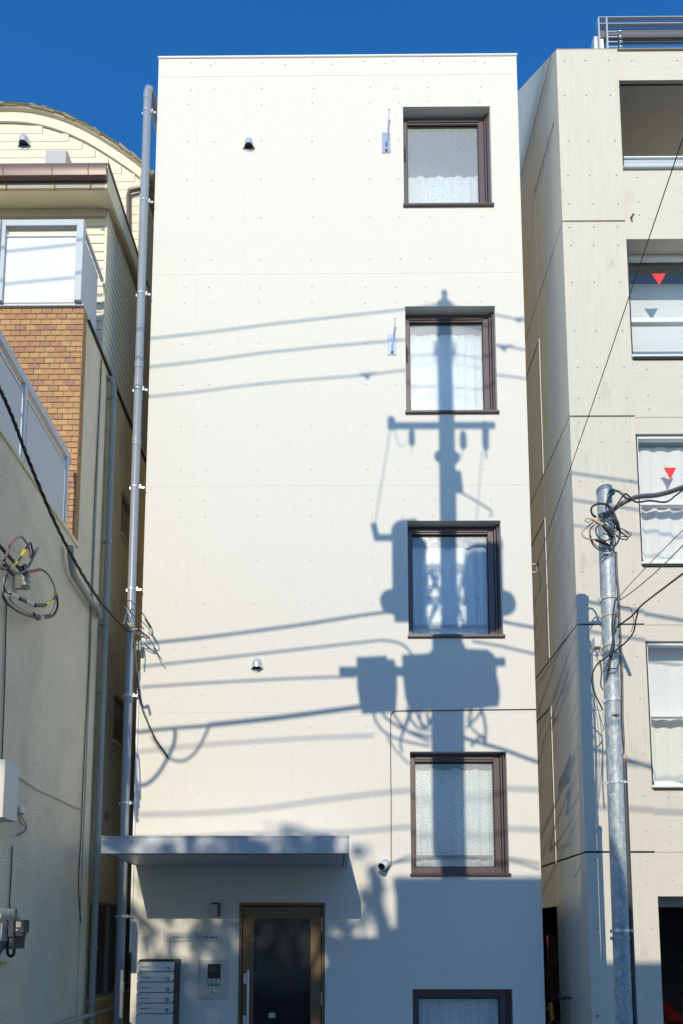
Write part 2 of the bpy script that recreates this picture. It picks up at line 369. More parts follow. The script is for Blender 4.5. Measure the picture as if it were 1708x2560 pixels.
# ------------------------------------------------------------------ ground, road, pavements
g = MB(); g.box(-600, 600, -600, 600, -.4, -.004); struct('ground', g, 'paving')
g = MB(); g.box(-60, 60, -13.2, -1.6, -.3, 0); struct('road', g, 'asphalt')
g = MB(); g.box(-60, 60, -1.45, 12, -.3, .12); struct('pavement', g, 'paving')
g = MB(); g.box(-60, 60, -17, -13.35, -.3, .12); struct('pavement', g, 'paving')
g = MB()
for i in range(100): g.bbox(-60+i*1.2, -60+i*1.2+1.19, -1.6, -1.45, -.1, .14, .015)
struct('kerb', g, 'kerb')
g = MB()
for i in range(100): g.bbox(-60+i*1.2, -60+i*1.2+1.19, -13.35, -13.2, -.1, .14, .015)
struct('kerb', g, 'kerb')
g = MB(); g.box(-60, 60, -2.2, -2.05, 0, .004); g.box(-60, 60, -12.8, -12.65, 0, .004); struct('road_marking', g, 'print_white')

# ================================================================== white apartment building
XL, XR, ZT, J0, H = -2.422, 2.378, 13.556, 1.561, 2.9231
A = thing('apartment_building', 'narrow white concrete apartment building with the big utility pole shadow on its face', 'building', (0, 0, 0))
WZ = [(11.31, 12.768), (8.395, 9.857), (5.45, 6.932), (2.53, 3.996), (.16, 1.18)]
WX = (.851, 2.006)
rects = [(WX[0], WX[1], a, b_) for a, b_ in WZ]+[(-1.168, -.164, .121, 2.18)]
dots = []
cols = [-1.99, -1.67, -1.02, -.35, .35, .73, 1.13, 1.82]
for k in range(-1, 5):
    offs = [.2, .8, 1.36, 1.93, 2.5, 2.72]
    for i, o_ in enumerate(offs):
        for c in cols:
            if abs(c-1.13) < .01 and 1 < i < 4: continue
            dots.append((c+random.uniform(-.015, .015)+(.06 if k % 2 else 0)*(c > 0), J0+k*H+o_+random.uniform(-.01, .01)))
for c in (-1.72, -.72, -.08, .62, 1.35, 1.95): dots.append((c, 13.42))
mb = MB(); wall_skin(mb, (0, 0, 0), (1, 0, 0), (0, 0, 1), XL, XR, .1, ZT-.03, rects, dots, .22)
shell(mb, XL, XR, 0, 9, .1, ZT-.03)
obj('concrete_wall', mb, 'white_concrete', A)
mb = MB(); mb.bbox(XL-.012, XR+.012, -.014, 9.01, ZT-.03, ZT, .006); obj('coping', mb, 'white_trim', A)
for k in range(5):                                             # raised storey joints
    mb = MB(); z = J0+k*H
    xs = [XL, -1.175, -.158, XR] if k == 0 else [XL, XR]
    for a, b_ in ((xs[0], xs[1]),)+(((xs[2], xs[3]),) if k == 0 else ()): mb.bbox(a, b_, -.0018, .01, z-.005, z+.005, .0017)
    obj('joint_ridge', mb, 'white_concrete', A)
for k, xsv in enumerate([(-1.83, -1.2, -.56, .42), (-1.86, -.8, .12), (-1.84, -1.28, -.62, .08), (-1.88, -1.24, .1, .78), (-1.85, -1.2, .45)]):
    for x in xsv:
        z0 = J0+k*H+.006; z1 = min(J0+(k+1)*H-.006, ZT-.04)
        if k == 4: z1 = ZT-.3
        if -1.2 < x < .12 and k == 0: z0 = 2.83
        mb = MB(); mb.bbox(x-.0022, x+.0022, -.0025, .01, z0, z1, .0012); obj('form_seam', mb, 'white_concrete', A)
# windows
curt_bottom = [0, 0, .0, .0, 0]
for wi, (z0, z1) in enumerate(WZ):
    x0, x1 = WX; ry = .125 if wi < 3 else (.10 if wi == 3 else .06)
    rootw = MB()
    fb = .055; ft = .10; fl = .068; fr = .085; fbz = (.035 if wi < 3 else .085)
    # outer frame, stepped on the right jamb
    rootw.bbox(x0, x0+fl, ry, ry+.09, z0+fbz*.0, z1, .003)
    rootw.bbox(x1-fr-.05, x1-.062, ry, ry+.09, z0, z1, .003)
    rootw.bbox(x1-.058, x1-.036, ry-.02, ry+.09, z0, z1, .003)
    rootw.bbox(x1-.030, x1-.012, ry-.045, ry+.09, z0, z1, .003)
    rootw.bbox(x0+fl, x1-fr-.05, ry+.004, ry+.09, z1-ft, z1, .003)
    rootw.bbox(x0+fl, x1-fr-.05, ry+.002, ry+.09, z0, z0+fbz, .003)
    rootw.bbox(x0+fl, x1-fr-.05, ry-.008, ry+.02, z1-ft*.75, z1-ft*.45, .003)
    F_ = obj('window', rootw, 'window_frame', A)
    gz0, gz1, gx0, gx1 = z0+fbz, z1-ft, x0+fl, x1-fr-.05
    p = MB()
    for a in ((gx0, gx0+.008, gz0, gz1), (gx1-.008, gx1, gz0, gz1), (gx0+.008, gx1-.008, gz0, gz0+.008), (gx0+.008, gx1-.008, gz1-.016, gz1)):
        p.box(a[0], a[1], ry+.028, ry+.05, a[2], a[3])
    obj('gasket', p, 'dark_gap', F_)
    p = MB(); p.box(gx0+.004, gx1-.004, ry+.036, ry+.042, gz0+.004, gz1-.004); obj('pane', p, 'pane', F_)
    p = MB(); p.bbox(x0-.012, x1+.018, -.032, ry+.01, z0-.034, z0-.004, .004); p.bbox(x0+.003, x1-.003, -.02, ry+.02, z0-.004, z0+.006, .002); obj('sill', p, 'window_frame', F_)
    if wi < 2:
        p = MB(); p.bbox(x0+.026, x0+.04, ry-.028, ry, z0+.80, z0+.93, .003); p.bbox(x0+.02, x0+.034, ry-.035, ry-.01, z0+.86, z0+1.0, .003); obj('latch', p, 'dark_gap', F_)
    top = {0: z0+.74, 1: z1-.15, 2: z1-.2, 3: z1-.15, 4: z1-.1}[wi]
    c = curtain(x0+.02, x1-.02, ry+.13, z0+.02, top, .016, .13, 90, wi+3, .035 if wi == 0 else .03); obj('curtain', c, 'curtain', F_, True)
    if wi in (2, 3):
        p = MB(); p.box(gx0+.02, gx1-.01, ry+.09, ry+.11, z0+.20, z0+.235); obj('inner_rail', p, 'window_frame', F_)
    p = MB(); yb = ry+.5
    p.quad((x0-.05, yb, z0-.1), (x1+.05, yb, z0-.1), (x1+.05, yb, z1+.1), (x0-.05, yb, z1+.1))
    p.quad((x0-.05, .225, z1+.06), (x0-.05, yb, z1+.1), (x1+.05, yb, z1+.1), (x1+.05, .225, z1+.06))
    p.quad((x0-.05, .225, z0-.06), (x1+.05, .225, z0-.06), (x1+.05, yb, z0-.1), (x0-.05, yb, z0-.1))
    p.quad((x0-.05, .225, z0-.06), (x0-.05, yb, z0-.1), (x0-.05, yb, z1+.1), (x0-.05, .225, z1+.06))
    p.quad((x1+.05, .225, z0-.06), (x1+.05, .225, z1+.06), (x1+.05, yb, z1+.1), (x1+.05, yb, z0-.1))
    obj('room_lining', p, 'room', F_)
# entrance door
dx0, dx1, dz = -1.168, -.164, 2.18
mb = MB(); t = .034
mb.bbox(dx0, dx0+t, -.012, .12, .12, dz, .004); mb.bbox(dx1-t, dx1, -.012, .12, .12, dz, .004); mb.bbox(dx0, dx1, -.016, .12, dz-.034, dz+.002, .004)
Dr = obj('door', mb, 'door_brown', A)
lx0, lx1, lz1 = dx0+t+.006, dx1-t-.006, dz-.042
gx0, gx1, gz1 = -.998, -.335, 1.992
mb = MB(); mb.bbox(lx0, gx0, .012, .055, .13, lz1, .003); mb.bbox(gx1, lx1, .012, .055, .13, lz1, .003); mb.bbox(gx0, gx1, .013, .055, gz1, lz1, .003); mb.bbox(gx0, gx1, .013, .055, .13, .3, .003)
obj('door_leaf', mb, 'door_brown', Dr)
mb = MB(); mb.box(gx0-.004, gx1+.004, .032, .038, .296, gz1+.004); obj('pane', mb, 'door_pane', Dr)
mb = MB(); mb.tube([(-1.052, -.045, 1.40), (-1.052, -.045, .5)], .015, 14); mb.tube([(-1.052, -.045, 1.33), (-1.052, .015, 1.33)], .009); mb.tube([(-1.052, -.045, .57), (-1.052, .015, .57)], .009)
obj('handle', mb, 'brushed', Dr, True)
for z in (1.30, .82): mb = MB(); mb.bbox(-1.112, -1.078, .004, .014, z-.06, z+.06, .003); mb.lathe((-1.095, .004, z+.01), [(.009, 0), (.008, .006)], 12, (0, -1, 0)); obj('lock_plate', mb, 'brushed', Dr)
for z in (1.93, 1.07): mb = MB(); mb.tube([(dx1-t-.003, .004, z-.08), (dx1-t-.003, .004, z+.08)], .009, 10); obj('hinge', mb, 'brushed', Dr)
mb = MB(); y2 = 1.9
mb.quad((-1.4, y2, .12), (.1, y2, .12), (.1, y2, 2.5), (-1.4, y2, 2.5)); mb.quad((-1.4, .23, .12), (-1.4, y2, .12), (-1.4, y2, 2.5), (-1.4, .23, 2.5))
mb.quad((.1, y2, .12), (.1, .23, .12), (.1, .23, 2.5), (.1, y2, 2.5)); mb.quad((-1.4, .23, 2.5), (.1, .23, 2.5), (.1, y2, 2.5), (-1.4, y2, 2.5)); mb.quad((-1.4, .23, .125), (.1, .23, .125), (.1, y2, .125), (-1.4, y2, .125))
obj('hall_lining', mb, 'interior', A)
b1 = PY(663, 2525, .9)
mb = MB(); p0, p1 = PY(703, 2452, .7), PY(737, 2468, .7); mb.box(p0.x, p1.x, .7, 1.0, p1.z, p0.z); mb.box(p0.x-.22, p1.x+.2, .7, 1.05, p1.z-.03, p1.z-.004)
obj('shelf_carton', mb, 'cardboard', A, label='small orange carton on a shelf behind the glass door')
mb = MB(); p0, p1 = PY(672, 2532, .03), PY(688, 2545, .03); mb.box(p0.x, p1.x, .0285, .0315, p1.z, p0.z); obj('door_notice', mb, 'paper', A)
# canopy
mb = MB(); cz0, cz1 = 2.62, 2.795
mb.bbox(-2.405, .102, -1.2, -.003, cz0+.0, cz1, .004)
C_ = obj('canopy', mb, 'canopy', A)
mb = MB(); mb.box(-2.405, .102, -1.206, -1.1995, cz1-.012, cz1+.004); mb.box(-2.408, .105, -1.206, -.004, cz1+.0005, cz1+.006); obj('canopy_edge', mb, 'canopy', C_)
mb = MB(); mb.box(-2.34, .03, -1.15, -.02, cz0-.006, cz0-.001); obj('canopy_lining', mb, 'canopy', C_)
for gx_ in (.045, -2.37): mb = MB(); mb.box(gx_, gx_+.011, -1.12, -.05, cz0-.005, cz0-.0015); obj('drip_groove', mb, 'dark_gap', C_)

# ---- fixtures on the white facade (things of their own)
def hood(px, py, r, label, name='vent_hood', Y=0., m='silver', Lh=.10):
    c = PY(px, py, Y); t = thing(name, label, 'vent', c, 'round vent hoods on the walls')
    mb = MB(); n = 14
    # half tube bending from the wall downwards: quarter-torus-like hood open below
    rings = []
    for i in range(8):
        a = i/7*math.pi/2
        cx = c + Vector((0, -r*1.15*math.sin(a)-.0, r*1.05*math.cos(a)-r*1.05))
    prof = []
    for i in range(10):
        s_ = i/9; zz = c.z+r*1.9-s_*r*2.3
        dep = r*1.15*math.sin(min(1, s_*1.5)*math.pi/2)**.8+.004; wd = r*(min(1, math.sqrt(max(0, 1-(1-min(1, s_*1.7))**2)))+.001)
        prof.append((zz, dep, wd))
    for zz, dep, wd in prof:
        for k in range(n+1):
            th = math.pi*k/n; mb.v.append((c.x-wd*math.cos(th), Y-.004-dep*math.sin(th), zz))
    for i in range(len(prof)-1):
        for k in range(n):
            a = i*(n+1)+k; mb.f.append((a, a+1, a+n+2, a+n+1))
    obj('cowl', mb, m, t, True)
    mb = MB(); mb.lathe((c.x, Y, c.z), [(r*1.12, .001), (r*1.12, .006), (r*1.0, .009)], 20, (0, -1, 0)); obj('flange', mb, m, t)
    zz, dep, wd = prof[-1]
    mb = MB(); mb.add([(c.x-wd*.96*math.cos(math.pi*k/n), Y-.004-dep*.96*math.sin(math.pi*k/n), zz+.012) for k in range(n+1)], [tuple(range(n+1))[::-1]]); obj('insect_screen', mb, 'dark_gap', t)
    mb = MB(); mb.box(c.x-wd*1.25, c.x+wd*1.25, Y-.016, Y-.005, zz-.006, zz+.006); obj('bracket', mb, 'window_frame', t)
    return t
hood(623, 368, .062, 'stainless vent hood high on the white wall, level with the top window')
hood(643, 1667, .062, 'stainless vent hood low on the white wall, above the entrance canopy')
for i, (px0, py0, px1, py1, ty) in enumerate(((955, 333, 976, 383, 275), (969, 837, 991, 888, 797))):
    a, b_ = PY(px0, py0), PY(px1, py1)
    t = thing('laundry_pole_bracket', ['mirror steel laundry pole bracket left of the topmost window', 'mirror steel laundry pole bracket left of the second window from the top'][i], 'bracket', (a.x, 0, b_.z), 'laundry pole brackets')
    mb = MB(); mb.bbox(a.x, b_.x, -.008, -.001, b_.z, a.z, .002); obj('plate', mb, mat('mirror_steel_plate', (.50, .54, .60), .25, .5), t)
    cx = (a.x+b_.x)/2; tp = PY((px0+px1)/2+8, ty, -.09)
    mb = MB(); mb.tube([(cx+.0, -.03, b_.z+.06), (cx+.012, -.05, b_.z+.2), (tp.x, -.09, tp.z)], .0075, 8); mb.lathe((tp.x, -.09, tp.z), [(.011, 0), (.013, .01), (.006, .022)], 10); obj('arm', mb, 'silver', t, True)
    mb = MB(); mb.box(cx-.014, cx+.014, -.045, -.008, b_.z+.03, b_.z+.11); obj('hinge', mb, 'steel', t)
# wall lamp
a, b_ = PY(531, 2257), PY(551, 2291)
t = thing('wall_lamp', 'small dark grey box lamp on the shaded wall under the canopy', 'lamp', (a.x, 0, b_.z))
mb = MB(); mb.bbox(a.x+.0, b_.x-.02, -.055, -.001, b_.z, a.z-.02, .003); obj('lamp_body', mb, 'canopy', t)
mb = MB(); mb.bbox(b_.x-.02, b_.x, -.07, -.001, b_.z, a.z, .003); mb.bbox(a.x, b_.x-.02, -.07, -.001, a.z-.02, a.z, .003); obj('lamp_shield', mb, 'dark_grey', t)
# name sign with serif letters
GL = {  # strokes in em units: (points, thick?)
 'G': [([(.78,.62),(.66,.74),(.45,.76),(.2,.66),(.08,.38),(.2,.1),(.45,-.02),(.68,.04),(.74,.1)],1),([(.74,.02),(.74,.34)],1),([(.58,.34),(.84,.34)],0),([(.78,.76),(.78,.56)],0)],
 'r': [([(.12,0),(.12,.46)],1),([(.12,.34),(.24,.47),(.36,.46)],1),([(0,0),(.24,0)],0),([(0,.46),(.12,.47)],0)],
 'e': [([(.08,.26),(.44,.27),(.4,.42),(.26,.48),(.1,.38),(.06,.2),(.16,.03),(.3,0),(.45,.08)],1)],
 'n': [([(.12,0),(.12,.46)],1),([(.12,.36),(.26,.47),(.4,.42),(.43,.3),(.43,0)],1),([(0,0),(.24,0)],0),([(.33,0),(.54,0)],0),([(0,.46),(.12,.47)],0)],
 'h': [([(.12,0),(.12,.8)],1),([(.12,.36),(.26,.47),(.4,.42),(.43,.3),(.43,0)],1),([(0,0),(.24,0)],0),([(.33,0),(.54,0)],0),([(0,.79),(.12,.81)],0)],
 'i': [([(.12,0),(.12,.46)],1),([(0,0),(.24,0)],0),([(0,.46),(.12,.47)],0),([(.1,.64),(.14,.68)],2)],
 'l': [([(.12,0),(.12,.8)],1),([(0,0),(.24,0)],0),([(0,.79),(.12,.81)],0)],
 's': [([(.3,.4),(.2,.48),(.08,.42),(.1,.3),(.28,.2),(.3,.08),(.18,0),(.05,.07)],1)],
 'S': [([(.42,.62),(.36,.74),(.2,.76),(.08,.64),(.12,.48),(.36,.3),(.44,.16),(.32,0),(.14,0),(.05,.14)],1)],
 'o': [([(.26,.47),(.42,.4),(.47,.23),(.4,.06),(.25,0),(.1,.07),(.05,.24),(.11,.41),(.26,.47)],1)],
 'k': [([(.12,0),(.12,.8)],1),([(.12,.2),(.42,.46)],0),([(.2,.26),(.46,0)],1),([(0,0),(.24,0)],0),([(.36,0),(.56,0)],0),([(.32,.46),(.5,.46)],0)],
 'a': [([(.08,.38),(.2,.47),(.34,.42),(.36,.3),(.36,.04),(.46,.02)],1),([(.36,.28),(.14,.2),(.06,.1),(.14,0),(.26,.02),(.36,.12)],1)],
 '.': [([(.1,.28),(.14,.32)],2)], ' ': []}
ADV = {'G': .92, 'r': .42, 'e': .54, 'n': .62, 'h': .62, 'i': .32, 'l': .32, 's': .42, 'S': .56, 'o': .58, 'k': .62, 'a': .55, '.': .38, ' ': .14}
def letters(txt, x, z, y, em, mb, track=.06):
    for ch in txt:
        for pts, th in GL[ch]:
            wd = {0: .028, 1: .045, 2: .06}[th]*em
            P = [(x+px_*em, z+pz*em) for px_, pz in pts]
            for i in range(len(P)-1):
                (ax, az), (bx, bz) = P[i], P[i+1]; L = math.hypot(bx-ax, bz-az) or 1e-6; nx, nz = -(bz-az)/L*wd, (bx-ax)/L*wd; ex, ez = (bx-ax)/L*wd*.5, (bz-az)/L*wd*.5
                yy = y-.00002*i
                mb.quad((ax+nx-ex, yy, az+nz-ez), (ax-nx-ex, yy, az-nz-ez), (bx-nx+ex, yy, bz-nz+ez), (bx+nx+ex, yy, bz+nz+ez))
        x += (ADV[ch]+track)*em
    return x
a, b_ = PY(410, 2330), PY(554, 2353)
t = thing('name_plate', 'brushed steel building name plate with black serif letters left of the door', 'sign', (a.x, 0, b_.z))
mb = MB(); mb.bbox(a.x, b_.x, -.012, -.003, b_.z, a.z, .002); obj('plate', mb, mat('plate_steel', (.62, .62, .62), .35, .2, var=.06, vs=10, vstretch=(1, 1, 40)), t)
mb = MB(); wtot = letters('Greenhills . Shirokane', 0, 0, 0, 1, MB()); em = (b_.x-a.x-.08)/wtot
letters('Greenhills . Shirokane', a.x+.042, b_.z+.033, -.0128, em, mb); obj('lettering', mb, 'print_black', t)
# intercom
a, b_ = PY(499, 2399), PY(572, 2497)
t = thing('intercom_panel', 'square metal entry intercom with black screen and keypad beside the door', 'intercom', (a.x, 0, b_.z))
mb = MB(); mb.bbox(a.x, b_.x, -.014, -.001, b_.z, a.z, .003); obj('panel', mb, 'beige_panel', t)
W_ = b_.x-a.x; Hh = a.z-b_.z; sx0, sx1, sz1, sz0 = a.x+W_*.29, a.x+W_*.72, a.z-Hh*.11, a.z-Hh*.66
mb = MB(); mb.bbox(sx0, sx1, -.0165, -.0135, sz0, sz1, .001); S_ = obj('screen', mb, 'screen', t)
for r in range(5):
    for c in range(3):
        mb = MB(); kw = (sx1-sx0)/3; zt_ = sz0+.012+(4-r)*.014; mb.bbox(sx0+c*kw+.004, sx0+(c+1)*kw-.003, -.019, -.0162, zt_, zt_+.010, .001); obj('key', mb, 'print_white', S_)
text_mesh('18:04', .014, 'print_white', S_, (sx0+.05, -.0171, sz1-.03), depth=.0002) if False else None
mb = MB()
for i, (a0, a1) in enumerate(((.35, .62), (.2, .75), (.12, .85), (.12, .5))): mb.box(sx0+(sx1-sx0)*a0, sx0+(sx1-sx0)*a1, -.01685, -.0166, sz1-.022-i*.02-.003, sz1-.022-i*.02)
obj('screen_text', mb, 'grey_pipe', S_)
mb = MB(); mb.lathe(((a.x+b_.x)/2, -.014, a.z-Hh*.81), [(.021, 0), (.020, .006), (.014, .010), (.006, .011)], 18, (0, -1, 0)); obj('call_button', mb, 'steel', t, True)
# mailboxes
t = thing('mailbox_cluster', 'stack of brushed steel mailboxes with round knobs left of the intercom', 'mailboxes', (-2.05, 0, .9))
mx0, mx1, my = -2.25, -1.845, -.35
mb = MB(); mb.box(mx0+.006, mx1-.004, my+.03, -.002, .42, 1.53); obj('cabinet', mb, 'black', t)
nums = ['501', '401', '301', '201', '101', '01']
for i, nme in enumerate(nums):
    z1 = 1.508-i*.1145; z0 = z1-.107 if i < 5 else .46
    mb = MB(); c = .022; x0, x1 = mx0, mx1
    prof = [(x0, z1), (x0, z0+c), (x0+c*.3, z0+c*.3), (x0+c, z0), (x1-c, z0), (x1-c*.3, z0+c*.3), (x1, z0+c), (x1, z1)]
    mb.add([(x, my, z) for x, z in prof]+[(x, my+.03, z) for x, z in prof], [tuple(range(8)), ]+[(k, 8+k, 8+(k+1) % 8, (k+1) % 8) for k in range(8)])
    bx = obj('mailbox', mb, 'brushed', t)
    mb = MB(); mb.bbox(x0, x1, my-.006, my+.002, z1-.004, z1+.001, .001); obj('top_lip', mb, 'steel', bx)
    if i < 5:
        mb = MB(); mb.box(x0+.035, x0+.145, my-.0015, my+.0, z1-.064, z1-.058); obj('slot', mb, 'dark_gap', bx)
        mb = MB(); mb.box(x0+.03, x1-.03, my-.0028, my-.0004, z1-.0565, z1-.053); obj('crease', mb, 'steel', bx)
        mb = MB(); mb.lathe((x1-.062, my-.001, z1-.078), [(.020, 0), (.020, .006)], 18, (0, -1, 0)); obj('knob_ring', mb, 'dark_gap', bx)
        mb = MB(); mb.lathe((x1-.062, my-.007, z1-.078), [(.014, 0), (.014, .012), (.010, .016)], 16, (0, -1, 0)); obj('knob', mb, 'steel', bx, True)
        mb = MB(); mb.box(x0+.088, x0+.155, my-.0012, my-.0002, z1-.024, z1-.010); obj('name_strip', mb, 'print_white', bx)
    text_mesh(nme, .026, 'print_black', bx, (x0+.012, my-.001, z1-.03), depth=.0003, space=1.35)
# security camera + cable
c = PY(957, 2165, -.0)
t = thing('security_camera', 'white bullet security camera on the wall left of the lowest lit window', 'camera', (c.x, 0, c.z))
mb = MB(); mb.lathe((c.x+.03, -.002, c.z+.01), [(.045, 0), (.045, .018), (.03, .026)], 18, (0, -1, 0)); mb.tube([(c.x+.03, -.02, c.z+.01), (c.x+.02, -.06, c.z+.01)], .014); obj('mount', mb, 'white_trim', t, True)
d = Vector((-.45, -.75, -.5)).normalized()
mb = MB(); p = Vector((c.x+.035, -.045, c.z+.04)); mb.lathe(p, [(.02, -.005), (.045, .005), (.050, .03), (.050, .12), (.047, .125)], 20, d); obj('camera_body', mb, 'white_trim', t, True)
mb = MB(); mb.lathe(p+d*.1255, [(.043, 0), (.040, .003)], 18, d); obj('lens', mb, 'screen', t)
pts = [PY(x, y, -.008) for x, y in ((1345, 1773), (1250, 1774), (1100, 1776), (1000, 1777), (986, 1778), (979, 1785), (977, 1798), (977, 1900), (978, 2000), (978, 2100), (978, 2150))]+[PY(975, 2168, -.012), PY(963, 2178, -.02), PY(950, 2172, -.03)]
single('camera_cable', MB().tube(pts, .0052, 6, smooth_pts=4), 'dark_grey', 'thin dark cable clipped along the white wall down to the security camera', 'cable', True)

# downpipe of the white building
t = thing('drainpipe', 'tall grey plastic drainpipe with steel clips at the left edge of the white building', 'pipe', (-2.54, -.05, .12))
px_, r = -2.54, .052
mb = MB(); mb.tube([(px_, -.05, .12), (px_, -.05, 12.93), (px_+.004, -.035, 13.0), (px_+.01, .0, 13.05), (px_+.03, .06, 13.02), (px_+.06, .3, 12.8), (px_+.09, .5, 12.5), (px_+.13, .75, 12.2)], r, 20); obj('pipe_run', mb, 'grey_pipe', t, True)
for z in (12.86, 9.0, 8.75, 7.95, 4.65, 1.2): mb = MB(); mb.lathe((px_, -.05, z), [(r, -.06), (r*1.09, -.055), (r*1.09, .06), (r, .065)], 20); obj('coupling', mb, 'grey_pipe', t, True)
for px2, py2 in ((366, 283), (362, 507), (351, 738), (346, 976), (336, 1220), (333, 1475), (325, 1740), (312, 2008), (307, 2291)):
    z = PY(px2, py2, -.05).z
    mb = MB(); mb.lathe((px_, -.05, z), [(r*1.05, -.012), (r*1.1, -.01), (r*1.1, .01), (r*1.05, .012)], 20); cl = obj('pipe_clip', mb, 'silver', t, True)
    mb = MB(); mb.box(px_+r+.001, -2.4225, -.062, -.05, z-.012, z+.012); obj('clip_arm', mb, 'silver', cl)
    mb = MB(); mb.box(px_+r+.014, px_+r+.03, -.085, -.063, z-.022, z+.022); obj('clip_bolt', mb, 'silver', cl)
    mb = MB(); mb.box(px_-r-.018, px_-r, -.055, -.045, z-.02, z+.012); obj('clip_arm', mb, 'silver', cl)
single('cable_cover', MB().bbox(-2.45, -2.4235, -.02, .03, 1.6, 5.0, .006), 'white_trim', 'slim white cable cover on the left corner of the white building, beside the drainpipe', 'cable cover')
# bracket at right edge of the white building holding a wire
t = thing('wire_bracket', 'galvanised wire bracket sticking out from the right edge of the white building', 'bracket', (2.38, -.0, 6.0))
c0 = PY(1331, 1411, .05)
mb = MB(); zc = c0.z
for dz_ in (.0, -.105): mb.box(2.379, 2.47, .04, .06, zc+dz_-.006, zc+dz_+.006)
mb.box(2.445, 2.457, .04, .06, zc-.11, zc+.01); obj('frame', mb, 'porcelain', t)
mb = MB(); mb.lathe((2.462, .05, zc-.03), [(.012, 0), (.02, .01), (.012, .02), (.02, .03), (.012, .045)], 12); obj('insulator', mb, 'dark_grey', t)

# ================================================================== concrete building on the right
RX, RY = 2.76, -.42
B = thing('concrete_building', 'beige exposed concrete building with grooved storeys on the right', 'building', (5, 3, 0))
RZT = 13.0; RJ = [2.73, 5.385, 7.98, 10.575]
zs = [0.12]+RJ+[RZT]; gsz = .011
GX = 3.535
WL = [(None), (3.49, 5.19, 5.40), ]
rw = [(3.49, 5.19), (6.145, 7.767), (8.775, 10.348), (11.335, 12.577)]
for k in range(5):
    z0, z1 = zs[k]+(gsz if k else 0), zs[k+1]-(gsz if k < 4 else 0)
    dd = [(c+random.uniform(-.02, .02), z0+o_) for c in (2.86, 3.13, 3.44) for o_ in (.22, .62, 1.1, 1.75, 2.25, 2.5)]
    mb = MB(); wall_skin(mb, (0, RY, 0), (1, 0, 0), (0, 0, 1), RX, GX, z0, z1, (), dd, .2, .013, .008)
    # side wall, faces left; u runs towards -y
    if k == 0: outl = [(.42, z0), (.42, z1), (-1.9, z1), (-1.9, 2.17), (-.655, 2.17), (-.655, z0)][::-1]
    elif k == 4: outl = [(.42, z0), (.42, z1), (-1.5, 15.0), (-3.2, 15.0), (-3.2, z0)][::-1]
    else: outl = None
    sd = [(-c, z0+o_) for c in (-.36, .1, .55, .62, .95, 1.2) for o_ in (.22, .7, 1.2, 1.75, 2.3, 2.5)]
    if k == 0: sd = [d_ for d_ in sd if d_[1] > 2.25 or d_[0] > -.6]
    wall_skin(mb, (RX, 0, 0), (0, -1, 0), (0, 0, 1), -3.2 if k else -1.9, .42, z0, z1, (), sd, .2, .013, .008, outl)
    mb.quad((RX, RY, z1), (GX, RY, z1), (GX, 0, z1), (RX, 0, z1)); mb.quad((GX, RY, z0), (RX, RY, z0), (RX, 0, z0), (GX, 0, z0))
    obj('concrete_panel', mb, 'grey_concrete', B)
mb = MB(); mb.box(RX+.03, GX+.03, RY+.03, 3.1, 2.2, RZT-.05); obj('joint_backing', mb, 'groove', B)
mb = MB(); mb.box(RX+.02, 8.5, 3.2, 3.3, .12, 15.0); mb.box(RX+.05, 8.5, RY+.06, 3.2, RZT-.1, RZT-.02); mb.box(8.4, 8.5, RY, 3.2, .12, RZT-.11); obj('rear_wall', mb, 'grey_concrete', B)
mb = MB(); mb.add([(RX+.02, 1.5, 12.9), (RX+.02, 3.2, 12.9), (RX+.02, 3.2, 14.98), (RX+.02, 1.5, 14.98)], [(0, 1, 2, 3)]); mb.add([(RX+.02, RY, 12.99), (8.4, RY, 12.99), (8.4, 1.5, 14.99), (RX+.02, 1.5, 14.99)], [(0, 1, 2, 3)]) if False else None

# recessed side panels with edges painted white to hold the sunlight
for (pa, pb, qa) in (((1388, 1300), (1370, 1651), None), ((1355, 1193), (1359, 1300), None)): pass
for (y_, z0p, z1p, ) in ((.62, PX(1345, 858, RX).z, PX(1356, 1192, RX).z), (.62, PX(1359, 1303, RX).z, PX(1370, 1650, RX).z), (.62, PX(1374, 1770, RX).z, PX(1386, 2160, RX).z)):
    mb = MB(); mb.box(RX-.007, RX, y_, y_+.014, min(z0p, z1p), max(z0p, z1p)); obj('sunlit_edge_strip', mb, 'white_trim', B)
    z = max(z0p, z1p); mb = MB(); mb.box(RX-.004, RX, y_+.02, 3.1, z-.008, z+.008); obj('side_groove', mb, 'groove', B)
mb = MB(); mb.box(RX-.002, RX, .625, .632, 2.2, 12.5); obj('side_seam', mb, 'stain', B)
# window bay, 2 cm back
BY = RY+.02; BX1 = 8.4
mb = MB()
rr = [(GX+.002, 7.2, a, b_) for a, b_ in rw]+[(3.548, 7.2, .12, 2.235)]
wall_skin(mb, (0, BY, 0), (1, 0, 0), (0, 0, 1), GX, BX1, .12, RZT-.002, rr, [(c, z+o_) for c in (3.72, 4.3, 4.9, 5.6) for z in (.12, 2.73, 5.385, 7.98, 10.575) for o_ in (.1, .28, .62, 2.28)], .25, .013, .008)
obj('window_bay_wall', mb, 'board_concrete', B)
for z in RJ[:1]+RJ[2:3]+RJ[1:2]: mb = MB(); mb.box(GX+.002, BX1, BY-.0015, BY+.01, z-.005, z+.004); obj('bay_joint', mb, 'stain', B)
mb = MB(); mb.box(RX, BX1, RY-.004, RY, RZT-.03, RZT+.0); mb.v = []; mb.f = []
mb.bbox(RX-.0, BX1, RY-.003, 1.2, RZT, RZT+.012, .003); obj('roof_edge', mb, 'stain', B)
